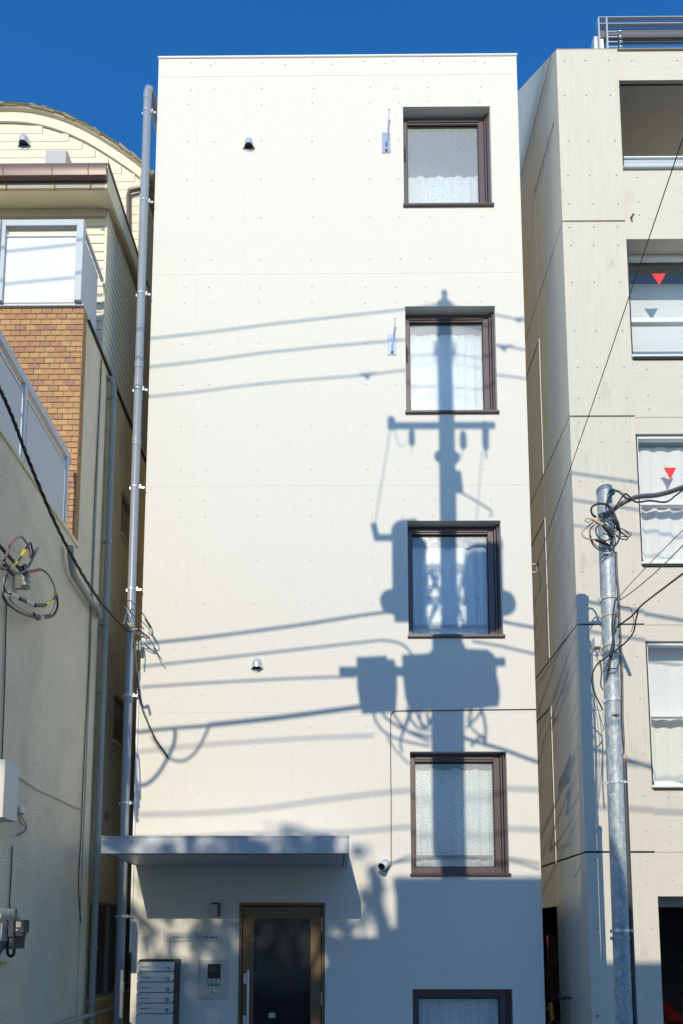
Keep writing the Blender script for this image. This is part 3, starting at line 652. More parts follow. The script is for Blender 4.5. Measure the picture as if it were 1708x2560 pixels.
# windows
for i, (z0, z1) in enumerate(rw):
    x0, x1 = GX+.004, 5.6
    if i == 3:                                                    # open balcony with rails
        zz = PY(1557, 381, RY).z
        mb = MB(); mb.bbox(x0, 7.2, BY+.01, BY+.05, z0+.02, z0+.035, .003)
        mb.bbox(x0, 7.2, BY+.03, BY+.07, zz-.01, zz+.012, .003); mb.bbox(x0, 7.2, BY+.03, BY+.07, zz-.115, zz-.10, .003); mb.v = list(mb.v); r_ = obj('balcony_railing', mb, 'white_frame', B)
        mb = MB(); mb.box(x0, 7.2, BY+.05, BY+.058, zz-.10, zz-.012); obj('rail_infill', mb, 'canopy', r_)
        mb = MB(); mb.box(x0, 7.2, BY+.05, BY+.058, z0+.035, zz-.116); obj('rail_infill', mb, 'canopy', r_)
        mb = MB(); mb.bbox(x0, 7.2, BY-.03, BY+.25, z0-.03, z0+.0, .004); obj('sill', mb, 'canopy', r_)
        mb = MB(); mb.quad((x0, 2.2, z0-.3), (7.2, 2.2, z0-.3), (7.2, 2.2, z1+.3), (x0, 2.2, z1+.3)); mb.quad((x0, BY+.249, z1+.0), (x0, 2.2, z1+.0), (7.2, 2.2, z1), (7.2, BY+.249, z1)); mb.quad((x0-.0, BY+.249, z0-.3), (x0, 2.2, z0-.3), (x0, 2.2, z1), (x0, BY+.249, z1))
        mb.quad((x0, BY+.249, z0-.02), (7.2, BY+.249, z0-.02), (7.2, 2.2, z0-.02), (x0, 2.2, z0-.02)); obj('balcony_lining', mb, 'grey_concrete', B)
        mb = MB(); mb.box(x0, 7.2, BY+.04, BY+.055, z1-.004, z1+.01); obj('drip_groove', mb, 'groove', B)
        continue
    ins = .17; fm = 'white_frame' if i < 2 else 'canopy'
    zt_ = {2: PY(1570, 764, BY).z, 1: PY(1600, 1253, BY).z, 0: PY(1622, 1784, BY).z}[i]
    mb = MB(); y0 = BY+ins; y1 = y0+.07
    if i == 2: ins = .2
    y0 = BY+(.03 if i < 2 else .20); y1 = y0+.06; fw = .045
    mb.bbox(x0, x0+(fw if i < 2 else .012), y0, y1, z0, z1, .003); mb.bbox(x0+fw, 7.15, y0, y1, z1-.04, z1, .003); mb.bbox(x0+fw*.3, 7.15, y0, y1, z0, z0+(.06 if i < 2 else .03), .003)
    mb.bbox(x0+.01, 7.15, y0-.006, y1, zt_-.032, zt_+.032, .004)
    for xx in (5.2, 6.3): mb.bbox(xx, xx+.05, y0, y1, z0, z1, .003)
    F_ = obj('window', mb, 'white_frame', B)
    mb = MB(); mb.box(x0+.01, 7.14, y0+.025, y0+.031, z0+.02, z1-.02); obj('pane', mb, 'clear_pane', F_)
    mb = MB(); mb.bbox(x0-.012, 7.2, BY-.035, y0+.02, z0-.03, z0-.002, .004); obj('sill', mb, 'white_frame', F_)
    mb = MB(); mb.box(x0+.02, 7.2, BY-.02, BY-.001, z0-.05, z0-.031); obj('drip_edge', mb, 'groove', F_)
    yc = y1+(.28 if i == 2 else .07)
    if i == 2:
        mb = MB(); mb.box(x0+.005, 7.1, yc, yc+.004, z0+.02, z1-.05); bl = obj('roller_blind', mb, 'blind', F_)
        for xx in (3.78, 4.02, 4.3, 4.6): mb = MB(); mb.box(xx, xx+.004, yc-.0025, yc-.0005, z0+.03, z1-.1); obj('blind_cord', mb, 'white_trim', F_)
        mb = MB(); mb.box(x0+.03, 3.53+.62, y0-.03, y0, z0+.02, z0+.055); obj('vent_slot', mb, 'canopy', F_)
    else:
        c = curtain(x0+.03, 5.3, yc, zt_+.02, z1-.05 if i == 1 else z1-.22, .012, .19, 120, 20+i, .02); obj('lace_curtain', c, 'lace', F_, True)
        c = curtain(x0+.03, 5.3, yc+.02, z0+.02, zt_+.06, .014, .17, 120, 40+i, .05); obj('lace_curtain', c, 'lace', F_, True)
        mb = MB(); mb.box(x0+.02, 7.1, yc+.07, yc+.08, z0, z1); obj('inner_screen', mb, 'lace', F_)
    mb = MB(); mb.box(x0-.02, 7.2, yc+.12, yc+.13, z0-.1, z1+.2); obj('room_lining', mb, 'interior', F_)
    if i in (1, 2):
        pts = [(1659, 1169), (1691, 1169), (1676, 1199)] if i == 1 else [(1629.5, 685), (1664.5, 684), (1648, 713)]
        P3 = [PY(x, y, y0+.024) for x, y in pts]; mb = MB(); mb.add([(p.x, y0+.0245-.002, p.z) for p in P3]+[(p.x, y0+.0245, p.z) for p in P3], [(0, 2, 1), (3, 4, 5), (0, 1, 4, 3), (1, 2, 5, 4), (2, 0, 3, 5)]); obj('access_marker', mb, 'red', F_)
# garage interior
mb = MB()
mb.quad((3.4, 2.9, .12), (7.3, 2.9, .12), (7.3, 2.9, 2.6), (3.4, 2.9, 2.6)); mb.quad((3.2, BY+.249, 2.45), (3.2, 2.9, 2.45), (7.3, 2.9, 2.45), (7.3, BY+.249, 2.45)); mb.quad((3.5, 2.9, .13), (3.5, -.1, .13), (3.5, -.1, 2.5), (3.5, 2.9, 2.5))
mb.quad((2.9, 2.9, .125), (7.3, 2.9, .125), (7.3, -.3, .125), (2.9, -.3, .125)); mb.quad((2.78, .66, 2.17), (2.78, 1.9, 2.17), (3.49, 1.9, 2.17), (3.49, .66, 2.17)); mb.quad((2.78, 1.89, .12), (3.49, 1.89, .12), (3.49, 1.89, 2.17), (2.78, 1.89, 2.17))
mb.quad((2.775, .66, .12), (3.49, .66, .12), (3.49, .66, 2.17), (2.775, .66, 2.17))
obj('garage_lining', mb, 'interior', B)
mb = MB(); z = PY(1650, 2268, BY+.3).z; mb.box(3.56, 7.2, BY+.249, BY+.3, z, 2.44); obj('shutter_box', mb, 'interior_pale', B)
mb = MB(); mb.tube([(2.79, 1.2, 1.45), (3.2, 1.2, 1.5)], .02); mb.box(2.85, 3.3, 1.4, 1.45, .9, 1.8); obj('shelf_frame', mb, 'rust', B)
# red car tail partly visible in the garage
t = thing('parked_scooter', 'dark red covered scooter at the back of the dark garage opening', 'scooter', (4.3, .8, .13))
mb = MB(); mb.lathe((4.5, .5, .40), [(.02, -.05), (.27, -.045), (.27, .045), (.02, .05)], 20, (1, 0, 0)); obj('wheel', mb, 'rubber', t)
mb = MB(); mb.lathe((4.5, 1.7, .40), [(.02, -.05), (.27, -.045), (.27, .045), (.02, .05)], 20, (1, 0, 0)); obj('wheel', mb, 'rubber', t)
mb = MB(); mb.tube([(4.7, .45, .5), (4.7, .5, .9), (4.7, .55, 1.3), (4.7, .6, 1.5)], [.16, .2, .15, .05], 12, smooth_pts=3); obj('front_fairing', mb, 'dark_red', t, True)
mb = MB(); mb.tube([(4.5, .7, .5), (4.5, 1.1, .48), (4.5, 1.4, .7), (4.5, 1.9, .85)], [.14, .16, .2, .1], 12, smooth_pts=3); obj('body', mb, 'dark_red', t, True)
mb = MB(); mb.tube([(4.3, .62, 1.45), (4.5, .6, 1.5), (4.8, .62, 1.45)], .015); obj('handlebar', mb, 'rubber', t)
# drain stub
c = PY(1580, 540, RY)
single('drain_stub', MB().tube([(c.x, BY-.002, c.z-.0), (c.x+.0, BY-.06, c.z-.025)], .013, 12), 'window_frame', 'short dark pipe stub poking out of the concrete wall above the red triangle window', 'pipe', True)
# rooftop frame
t = thing('rooftop_railing', 'white steel rooftop railing with tensioned wires on top of the concrete building', 'railing', (3.4, -.3, 13.0))
p = lambda x, y: PY(x, y, -.3)
zt_ = p(1500, 46).z; z2 = p(1500, 62).z; z3 = p(1520, 86).z; xa = p(1496, 60).x; xb = p(1513, 60).x
mb = MB(); mb.bbox(xa, 8.4, -.32, -.28, zt_-.012, zt_, .003); mb.bbox(xa, 8.4, -.32, -.28, z2-.012, z2, .003); obj('top_rail', mb, 'canopy', t)
mb = MB(); mb.box(xa+.02, 8.4, -.27, -.2, z3, z2-.02); obj('underside_shade_band', mb, 'roof', t)  # dark colour carries the shade of a roof slab's underside
for xx in (xa, xb+.015, 5.0, 6.5): mb = MB(); mb.bbox(xx-.009, xx+.009, -.32, -.29, 13.0, zt_-.013, .002); obj('post', mb, 'canopy', t)
mb = MB(); mb.bbox(xa-.045, xb-.01, -.26, -.2, 13.0, p(1500, 80).z, .003); obj('end_panel', mb, 'white_trim', t)
mb = MB(); a, b_ = p(1475, 124), p(1493, 55); mb.tube([a, b_], .008); obj('brace', mb, 'steel', t)
for yy in (79, 92, 104.5, 117):
    z = p(1540, yy).z; mb = MB(); mb.tube([(xb+.02, -.3, z), (8.4, -.3, z)], .0028, 5); mb.tube([(xb+.03, -.3, z), (xb+.15, -.3, z)], .007, 8); mb.lathe((xb+.17, -.3, z), [(.006, 0), (.013, .01), (.013, .035), (.006, .045)], 8, (1, 0, 0)); obj('tension_wire', mb, 'steel', t, True)

# bicycle in the gap
t = thing('bicycle', 'orange bicycle parked in the narrow gap between the white and the concrete building', 'bicycle', (2.58, .9, .12))
hd = Vector((2.58, .40, 1.0)); 
for yy in (.25, 1.3):
    mb = MB(); cy = yy; n = 36
    mb.tube([(2.58, cy+.32*math.cos(i/n*2*math.pi), .46+.32*math.sin(i/n*2*math.pi)) for i in range(n+1)], .02, 8, cap=False); wh = obj('wheel', mb, 'rubber', t, True)
    mb = MB()
    for i in range(16): mb.tube([(2.58, cy, .46), (2.58, cy+.31*math.cos(i/8*math.pi), .46+.31*math.sin(i/8*math.pi))], .0015, 4)
    obj('spokes', mb, 'steel', wh)
mb = MB(); H1, H0 = Vector((2.58, .45, .95)), Vector((2.58, .40, .78)); BB = Vector((2.58, .95, .42)); ST = Vector((2.58, 1.1, .82)); RA = Vector((2.58, 1.3, .46))
mb.tube([H1+(H1-H0)*.2, H0], .026, 12); mb.tube([H1-Vector((0, 0, .03)), ST], .018); mb.tube([H0, BB], .022); mb.tube([BB, ST], .017); mb.tube([BB, RA], .011); mb.tube([ST, RA], .011)
obj('frame', mb, 'orange', t, True)
mb = MB(); mb.tube([H0, (2.58, .36, .7), (2.555, .25, .46)], .014); mb.tube([H0, (2.58, .36, .7), (2.605, .25, .46)], .014); obj('fork', mb, 'rubber', t, True)
mb = MB(); mb.tube([ST, ST+Vector((0, .03, .12))], .013); mb.tube([ST+Vector((0, .16, .14)), ST+Vector((0, .0, .15)), ST+Vector((0, -.12, .13))], [.07, .045, .018], 12, smooth_pts=3); obj('saddle', mb, 'rubber', t, True)
mb = MB(); mb.tube([H1+Vector((0, .01, .03)), (2.57, .44, 1.05)], .016); mb.tube([(2.54, .75, 1.10), (2.55, .6, 1.06), (2.57, .44, 1.05), (2.60, .2, 1.06), (2.62, -.12, 1.09)], .013, 8, smooth_pts=4); obj('handlebar', mb, 'rubber', t, True)
mb = MB(); mb.tube([(2.61, .02, 1.09), (2.62, -.16, 1.10)], .018); mb.lathe((2.60, .15, 1.09), [(.005, 0), (.022, .005), (.018, .03)], 12); mb.tube([(2.60, .18, 1.05), (2.63, .05, .98), (2.62, .1, .9), (2.59, .3, .85)], .004, 5, smooth_pts=4); obj('brake_lever', mb, 'dark_grey', t, True)
mb = MB(); mb.lathe((2.58, .95, .42), [(.02, -.01), (.09, -.005), (.09, .005), (.02, .01)], 24, (1, 0, 0)); mb.tube([(2.62, .95, .42), (2.63, .85, .28)], .01); obj('crank', mb, 'dark_grey', t)
single('wall_hook', MB().tube([PY(1493, 2538, RY-.002), PY(1494, 2541, RY-.04), PY(1497, 2538, RY-.05)], .008), 'rust', 'small rusty hook low on the concrete wall left of the galvanised pole', 'hook')

# ================================================================== left house
LX = -2.87
L = thing('brick_house', 'old cream and stucco house with brick panel and brown gutter on the left', 'house', (-5, 0, 0))
ZB = 6.05                                        # terrace wall top
# stucco side wall (faces right), terrace part
mb = MB(); mb.box(-7.5, LX, -2.85, -.47, .12, ZB-.03); obj('stucco_wall', mb, 'stucco', L)
mb = MB(); mb.bbox(-7.5, LX+.02, -2.86, -.95, ZB-.03, ZB+.02, .006); obj('parapet_coping', mb, 'stucco', L)
mb = MB(); mb.box(-7.5, LX, -.93, -.47, ZB-.029, 8.76); obj('upper_stucco_wall', mb, 'stucco', L)
# ochre wall further back with windows
gw = [(.44, 7.06, 7.69, 1.15), (.42, 4.27, 4.89, 1.15), (-.16, 1.06, 2.19, 1.6)]
mb = MB(); XO = LX+.0
rects = [(-b_, -a, c, d) for (a, c, d, b_) in gw]+[(-.41, -.21, 3.20, 3.30)]
wall_skin(mb, (XO, 0, 0), (0, -1, 0), (0, 0, 1), 0, 0, 0, 0, (), ()) if False else None
def side_skin(mb, X, y0, y1, z0, z1, rects, depth):
    O = Vector((X, 0, 0)); wall_skin(mb, O, (0, 1, 0), (0, 0, 1), y0, y1, z0, z1, rects, (), depth)
rects = [(a, b_, c, d) for (a, c, d, b_) in gw]+[(.215, .41, 3.20, 3.30)]
side_skin(mb, XO, -.465, 6.0, .12, 8.76, rects, .09); mb.box(-7.5, XO-.3, -.46, 6.0, .12, 8.75)
obj('ochre_wall', mb, 'ochre_stucco', L)
mb = MB(); mb.box(XO-.099, XO-.092, .2, .42, 3.19, 3.31); obj('vent_back', mb, 'groove', L)
mb = MB(); mb.bbox(LX, LX+.018, -.47, -.32, .12, 8.6, .004); obj('corner_pilaster', mb, 'stucco', L)
for i, (a, c, d, b_) in enumerate(gw):
    mb = MB(); X0, X1 = XO-.085, XO-.035
    mb.box(X0, X1, a, a+.03, c, d); mb.box(X0, X1, b_-.03, b_, c, d); mb.box(X0, X1, a+.03, b_-.03, c, c+.03); mb.box(X0, X1, a+.03, b_-.03, d-.03, d)
    if i == 2: mb.box(X0, X1+.01, (a+.72), (a+.77), c+.03, d-.03)
    F_ = obj('window', mb, 'old_pipe' if i < 2 else 'fascia', L)
    mb = MB(); mb.box(XO-.066, XO-.06, a+.02, b_-.02, c+.02, d-.02); obj('pane', mb, 'dim_pane', F_)
    mb = MB(); mb.box(XO-.03, XO+.035, a-.03, b_+.03, c-.03, c-.003); obj('sill', mb, 'soffit', F_)
    mb = MB(); mb.box(XO-.26, XO-.25, a-.1, b_+.1, c-.1, d+.1); obj('room_lining', mb, 'interior', F_)
# thin ledge between stucco and siding
mb = MB(); mb.box(XO-.0, XO+.03, -.92, 5.9, 8.76, 8.79); obj('ledge', mb, 'groove', L)
# brick panel facing the street: y=-1.05, x .. LX, z 6.05..8.83
BYY = -1.05; zb0, zb1 = ZB+.02, 8.83
mb = MB(); mb.box(-7.5, LX-.004, BYY+.006, -.94, zb0, zb1-.02); BW = obj('brick_wall', mb, 'mortar', L)
bp, hp_ = .1145, .0672
brick_me = {}
def brick_mesh(key, wd, ht):
    if key in brick_me: return brick_me[key]
    b_ = MB(); b_.bbox(0, wd, 0, .012, 0, ht, .0025); me = bpy.data.meshes.new('brick'); me.from_pydata(b_.v, [], b_.f); me.materials.append(M['brick']); brick_me[key] = me; return me
cnt = 0; rest = MB(); nr = int((zb1-.03-zb0)/hp_)
cells = []
for r in range(nr):
    z = zb1-.028-(r+1)*hp_+.0
    off = 0 if r % 2 == 0 else bp/2
    x = LX-.003; k = 0
    while x > -7.4:
        wd = bp-.0075
        if k == 0: wd = .055 if r % 2 else .112
        x -= wd; cells.append((x, z+.0035, wd, hp_-.0072, r)); x -= .0075; k += 1
def brick_vis(c):
    pz = c[1]; return c[0] > -3.82 and pz > 6.1+max(0, (-3.25-c[0]))*3.0
for c in cells:
    if brick_vis(c) and cnt < 296:
        o = inst('brick', brick_mesh((round(c[2], 3)), c[2], c[3]), (c[0], BYY-.004+random.uniform(-.0012, .0012), c[1]), BW); cnt += 1
    else: rest.bbox(c[0], c[0]+c[2], BYY-.004, BYY+.006, c[1], c[1]+c[3], .0025)
obj('brick_field', rest, mat('ochre_brick_field', (.44, .215, .065), .45, var=.35, vs=9, bump=.3, bs=150), BW, kind='stuff')
mb = MB(); ret = MB()
for r in range(nr):
    z = zb1-.028-(r+1)*hp_; 
    ret.bbox(0, 1, 0, 1, 0, 1) if False else None
    for j, (ya, yb) in enumerate(((BYY-.002, -1.0), (-.992, -.945)) if r % 2 else ((BYY-.002, -.945),)):
        ret.box(LX-.004, LX+.006, ya, yb, z+.0035, z+hp_-.0037)
obj('brick_return', ret, mat('ochre_brick_return', (.40, .20, .07), .5, var=.25, vs=14, bump=.3, bs=150), BW, kind='stuff')
mb = MB(); mb.bbox(-7.5, LX+.012, BYY-.03, -.94, zb1-.022, zb1+.006, .003); obj('brick_cap', mb, 'canopy', L)
# white screen box above the brick
mb = MB(); x0, x1, z0, z1 = -3.80, LX-.004, zb1+.006, 9.80+.035; yw = -1.1
for q in ((x0, x0+.045, z0, z1), (x1-.08, x1, z0, z1), (x0+.045, x1-.08, z1-.075, z1)): mb.bbox(q[0], q[1], yw-.02, yw+.05, q[2], q[3], .003)
Wb = obj('balcony_screen', mb, 'blue_metal', L)
mb = MB(); mb.bbox(x0+.05, x1-.085, yw+.012, yw+.02, z0, z1-.17, .002); mb.bbox(x0+.05, x1-.085, yw-.0, yw+.03, z1-.19, z1-.165, .002); obj('screen_panel', mb, 'white_metal', Wb)
mb = MB(); mb.bbox(x0-1.3, x0-.02, yw-.02, yw+.02, z0, z1, .003); obj('screen_panel', mb, 'white_metal', Wb)
mb = MB(); mb.box(x1-.012, x1, yw+.05, -.66, 8.84, z1-.20); obj('side_panel', mb, 'blue_metal', Wb)
mb = MB(); mb.box(x1-.03, x1+.0, yw+.05, -.47, z1-.1, z1-.06); obj('side_rail', mb, 'blue_metal', Wb)
# siding front wall y=-.43 and side wall, board by board
SY = -.43; zs0, zs1 = 8.795, 11.0
mb = MB(); mb.box(-7.5, LX-.016, SY+.016, .90, zs0, 10.93); SW = obj('siding_wall', mb, 'groove', L)
z = zs0; k = 0; pitch = .1165
while z < 10.75:
    h = min(pitch-.006, 10.78-z); mb = MB()
    mb.add([(-7.5, SY, z), (LX-.001, SY, z), (LX-.001, SY+.006, z+h), (-7.5, SY+.006, z+h), (-7.5, SY+.015, z), (LX-.001, SY+.015, z), (LX-.001, SY+.015, z+h), (-7.5, SY+.015, z+h)],
           [(0, 1, 2, 3), (1, 5, 6, 2), (4, 0, 3, 7), (0, 4, 5, 1), (3, 2, 6, 7)]); obj('board', mb, 'siding', SW); z += pitch
z = zs0; k = 0
while z < 10.82:
    h = pitch-.006; mb = MB()
    mb.add([(LX, SY+.012, z), (LX, .90, z), (LX-.005, .90, z+h), (LX-.005, SY+.012, z+h), (LX-.015, SY+.012, z), (LX-.015, .90, z), (LX-.015, .90, z+h), (LX-.015, SY+.012, z+h)],
           [(0, 1, 2, 3), (4, 0, 3, 7), (0, 4, 5, 1), (3, 2, 6, 7), (1, 5, 6, 2)]); obj('board', mb, 'siding', SW); z += pitch
mb = MB(); mb.bbox(LX-.03, LX+.004, SY-.004, SY+.012, zs0, 10.74, .003); obj('corner_trim', mb, 'siding', SW)
# eave: soffit, fascia, gutter, barge
ey = -.75; ez = 10.69; EX = -2.77
mb = MB(); mb.quad((-7.5, ey+.03, ez+.0), (-7.5, SY-.005, 10.765), (EX-.03, SY-.005, 10.765), (EX-.03, ey+.03, ez+.0)); obj('soffit', mb, 'soffit', L)
mb = MB(); mb.box(-7.5, EX-.031, ey-.0, ey+.03, ez-.01, ez+.28); obj('fascia', mb, 'fascia', L)
mb = MB(); mb.box(-7.5, LX-.02, SY-.02, SY-.003, 10.67, 10.76); obj('frieze', mb, 'soffit', L)
mb = MB(); x0, x1 = -7.5, EX+.01
prof = [(-.062, .05), (-.068, .0), (-.055, -.045), (-.03, -.06), (0, -.05), (0, .05)]
cy, cz_ = ey-.002, 10.827; prof = [(a*1.3, b_*1.4) for a, b_ in prof]
mb.add([(x0, cy+a-.0, cz_+b_) for a, b_ in prof]+[(x1, cy+a, cz_+b_) for a, b_ in prof], [(i, i+1, i+7, i+6) for i in range(5)]+[(0, 1, 2, 3, 4, 5), (11, 10, 9, 8, 7, 6)]); gt = obj('gutter', mb, 'brown_gutter', L, True)
for xx in (-2.97, -3.40, -3.98, -4.6):
    mb = MB(); mb.tube([(xx, cy-.083, cz_+.07), (xx, cy-.092, cz_), (xx, cy-.068, cz_-.07), (xx+.005, cy-.01, cz_-.115), (xx+.005, cy-.005, cz_-.17)], .0055, 6); mb.box(xx-.02, xx+.03, cy-.006, cy+.003, cz_-.175, cz_-.155); obj('gutter_hook', mb, 'rust', gt)
# barge board going back and its sloping roof
mb = MB(); mb.add([(EX, ey, ez-.01), (EX, .98, 11.0), (EX, .98, 11.14), (EX, ey, ez+.29), (EX-.03, ey, ez-.01), (EX-.03, .98, 11.0), (EX-.03, .98, 11.14), (EX-.03, ey, ez+.29)],
       [(0, 1, 2, 3), (7, 6, 5, 4), (0, 4, 5, 1), (3, 2, 6, 7), (1, 5, 6, 2), (4, 0, 3, 7)]); obj('barge_board', mb, 'soffit', L)
mb = MB(); mb.add([(-7.5, ey-.01, ez+.292), (EX+.02, ey-.01, ez+.292), (EX+.02, .98, 11.142), (-7.5, .98, 11.142), (-7.5, ey-.01, ez+.312), (EX+.02, ey-.01, ez+.312), (EX+.02, .98, 11.165), (-7.5, .98, 11.165)],
       [(0, 3, 2, 1), (4, 5, 6, 7), (0, 1, 5, 4), (1, 2, 6, 5), (2, 3, 7, 6), (3, 0, 4, 7)]); obj('roof', mb, 'brown_gutter', L)
mb = MB(); mb.add([(LX-.06, SY, 10.80), (LX-.06, .98, 11.05), (EX-.031, .98, 11.03), (EX-.031, SY, 10.78)], [(0, 1, 2, 3)]); obj('verge_soffit', mb, 'soffit', L)
# terrace railing
mb = MB(); x0, x1 = LX-.05, LX-.005; rz0 = 6.80; rt = 6.86
Rl = obj('terrace_railing', MB().box(x0, x1+.005, -2.84, BYY-.16, rt-.03, rt+.05), 'blue_metal', L)
for (ya, yb) in ((-2.8, -2.28), (-2.2, -1.30)):
    mb = MB(); mb.box(x1-.016, x1-.006, ya+.02, yb-.02, ZB+.04, rt-.14); mb.box(x1-.022, x1, ya+.02, yb-.02, rt-.14, rt-.115); mb.box(x1-.022, x1, ya+.02, yb-.02, ZB+.03, ZB+.05); obj('railing_panel', mb, 'blue_metal', Rl)
for yy in (-2.81, -2.24, -1.27): mb = MB(); mb.box(x0+.005, x1+.004, yy-.025, yy+.025, ZB+.02, rt-.031); obj('railing_post', mb, 'blue_metal', Rl)
# side pipes
def pipe_thing(name, label, pts, r, clips=(), m='old_pipe', smooth=0, cat='pipe', group=None):
    base = min((Vector(p) for p in pts), key=lambda v: v.z); t = thing(name, label, cat, base, group)
    mb = MB(); mb.tube(pts, r, 14, smooth_pts=smooth); obj('pipe_run', mb, m, t, True)
    for p in clips:
        mb = MB(); mb.lathe(p, [(r*1.05, -.014), (r*1.28, -.012), (r*1.28, .012), (r*1.05, .014)], 16); mb.box(p[0]-.09, p[0]-r, p[1]-.006, p[1]+.006, p[2]-.008, p[2]+.008); obj('pipe_clip', mb, m, t)
    return t
pxx = LX+.075; py_ = -.21
def zp(px, py): return PX(px, py, pxx).z
pipe_thing('drainpipe', 'slender grey-green drainpipe running down the stucco house wall to the ground', [(pxx-.06, py_-.05, zp(262, 905)+.04), (pxx-.02, py_-.03, zp(262, 905)+.05), (pxx, py_, zp(266, 925)), (pxx, py_, .12)], .037,
           [(pxx, py_, zp(268, 960)), (pxx, py_, zp(255, 1329)), (pxx, py_, zp(248, 1542)), (pxx, py_, zp(236, 1710)), (pxx, py_, zp(223, 2025)), (pxx, py_, zp(222, 2370))], smooth=0)
X2 = LX+.07
pts = [PX(x, y, X2) for x, y in ((176, 1365), (178, 1395), (183, 1430), (196, 1455), (225, 1500), (244, 1524), (250, 1545))]
pipe_thing('overflow_pipe', 'bent grey drain elbow coming from the terrace and joining the slender drainpipe', pts, .036, (), smooth=4)
single('condensate_pipe', MB().tube([PX(x, y, LX+.09) for x, y in ((60, 2590), (165, 2557), (228, 2537), (291, 2518))], .022, 12, smooth_pts=2), 'cream_pipe', 'cream taped pipe running low along the stucco house beside the drainpipe foot', 'pipe', True)
pts = [PX(x, y, LX+.012) for x, y in ((254, 900), (246, 1060), (240, 1180), (235, 1300), (230, 1440), (225, 1560), (222, 1660), (213, 1850), (206, 2010), (203, 2090), (197, 2210), (203, 2330), (206, 2480), (205, 2560))]
single('wall_cable', MB().tube(pts, .006, 6, smooth_pts=4), 'dark_grey', 'thin dark cable wandering down the stucco wall just left of the slender drainpipe', 'cable')
pts = [PX(x, y, LX+.012) for x, y in ((39, 1965), (40, 1946), (52, 1946), (90, 1972), (140, 1995), (175, 2012), (204, 2024), (222, 2026))]
single('wall_cable', MB().tube(pts, .006, 6, smooth_pts=4), 'cream_pipe', 'thin brownish cable sagging from the white meter box to the drainpipe clip', 'cable')
pts = [PX(x, y, LX+.012) for x, y in ((17, 1500), (15, 1560), (12, 1700), (8, 1820), (3, 1950), (1, 2000))]
single('wall_cable', MB().tube(pts, .006, 6, smooth_pts=3), 'dark_grey', 'thin dark cable dropping from the looped wires to the white meter box', 'cable')
pts = [PX(x, y, LX+.012) for x, y in ((31, 2115), (29, 2170), (26, 2230), (24, 2262), (29, 2275))]
single('wall_cable', MB().tube(pts, .006, 6, smooth_pts=3), 'dark_grey', 'short dark cable between the white meter box and the electricity meter', 'cable')
mb = MB(); cc = PX(265.7, 1652, LX); n = 20
mb.tube([(LX+.004, cc.y+.032*math.cos(i/n*6.283), cc.z+.038*math.sin(i/n*6.283)) for i in range(n+1)], .006, 6, cap=False)
single('wall_ring', mb, 'fascia', 'small round pipe collar on the ochre wall between its upper windows', 'pipe collar')
# white box on the wall
t = thing('meter_box', 'white metal service box mounted on the stucco wall at the left edge', 'box', (LX, -2.6, 2.55))
mb = MB(); mb.box(LX+.001, LX+.165, -2.637, -2.396, 2.74, 3.215); obj('box_body', mb, 'beige_box', t)
mb = MB(); mb.box(LX+.1655, LX+.172, -2.635, -2.40, 2.743, 3.212); obj('lid', mb, 'beige_box', t)
for z in (2.77, 2.98, 3.19): mb = MB(); mb.lathe((LX+.173, -2.42, z), [(.006, 0), (.006, .004)], 8, (1, 0, 0)); obj('screw', mb, 'steel', t)
t = thing('junction_box', 'tiny beige junction box with hanging loop right of the white service box', 'box', (LX, -2.36, 2.7))
c = PX(50, 2024, LX); mb = MB(); mb.box(LX+.001, LX+.03, c.y-.05, c.y+.05, c.z-.03, c.z+.02); obj('box_body', mb, 'beige_box', t)
mb = MB(); mb.tube([PX(x, y, LX+.02) for x, y in ((50, 2034), (58, 2050), (67, 2065), (60, 2080), (42, 2088))], .004, 5, smooth_pts=4); mb.tube([PX(x, y, LX+.03) for x, y in ((47, 2034), (50, 2055), (65, 2070), (55, 2084), (42, 2089))], .004, 5, smooth_pts=4); obj('wire_loop', mb, 'dark_grey', t)
# electricity meter
t = thing('electricity_meter', 'dark grey electricity meter under a hood on a cream backboard, lower left', 'meter', (LX, -2.6, 1.45))
mb = MB(); mb.box(LX+.001, LX+.02, -2.8, -2.05, 1.57, 2.0); obj('backboard', mb, 'beige_box', t)
zq = lambda py: 1.8+(2338-py)/1707*5.52
xq = lambda px: (px-848)/1707*5.52
mb = MB(); mb.bbox(xq(36), xq(61), -2.5, -2.41, zq(2332), zq(2300), .006); mb.lathe(((xq(36)+xq(58))/2, -2.46, zq(2343)), [(.02, 0), (.042, .01), (.045, .035)], 18); obj('display_module', mb, 'dark_grey', t)
mb = MB(); mb.box(xq(41), xq(53), -2.5025, -2.5, zq(2318), zq(2304)); obj('display', mb, 'porcelain', t)
mb = MB(); mb.lathe((xq(43), -2.5005, zq(2325)), [(.006, 0), (.006, .002)], 10, (0, -1, 0)); obj('button', mb, 'print_white', t)
mb = MB(); mb.bbox(LX+.02, xq(38), -2.52, -2.3, zq(2343), zq(2299), .006); mb.bbox(LX+.02, xq(36), -2.5, -2.3, zq(2372), zq(2343)-.001, .006); obj('meter_case', mb, 'dark_grey', t)
mb = MB(); n = 10; R3 = .11; cx_ = xq(22)-R3; pr = [(cx_+R3*math.sin(a_/n*1.57), zq(2269)-.09+.09*math.cos(a_/n*1.57)) for a_ in range(n+1)]+[(xq(22), zq(2296)), (xq(19), zq(2296)), (cx_+.08, zq(2281)), (LX+.02, zq(2279)), (LX+.02, zq(2269))]
N3 = len(pr); mb.add([(x_, -2.62, z_) for x_, z_ in pr]+[(x_, -2.3, z_) for x_, z_ in pr], [tuple(range(N3))[::-1], tuple(range(N3, 2*N3))]+[(k, k+1, N3+k+1, N3+k) for k in range(N3-1)]); obj('hood', mb, 'old_pipe', t)
mb = MB(); mb.box(LX+.03, xq(17), -2.58, -2.55, zq(2348), zq(2314)); obj('meter_window', mb, 'screen', t)
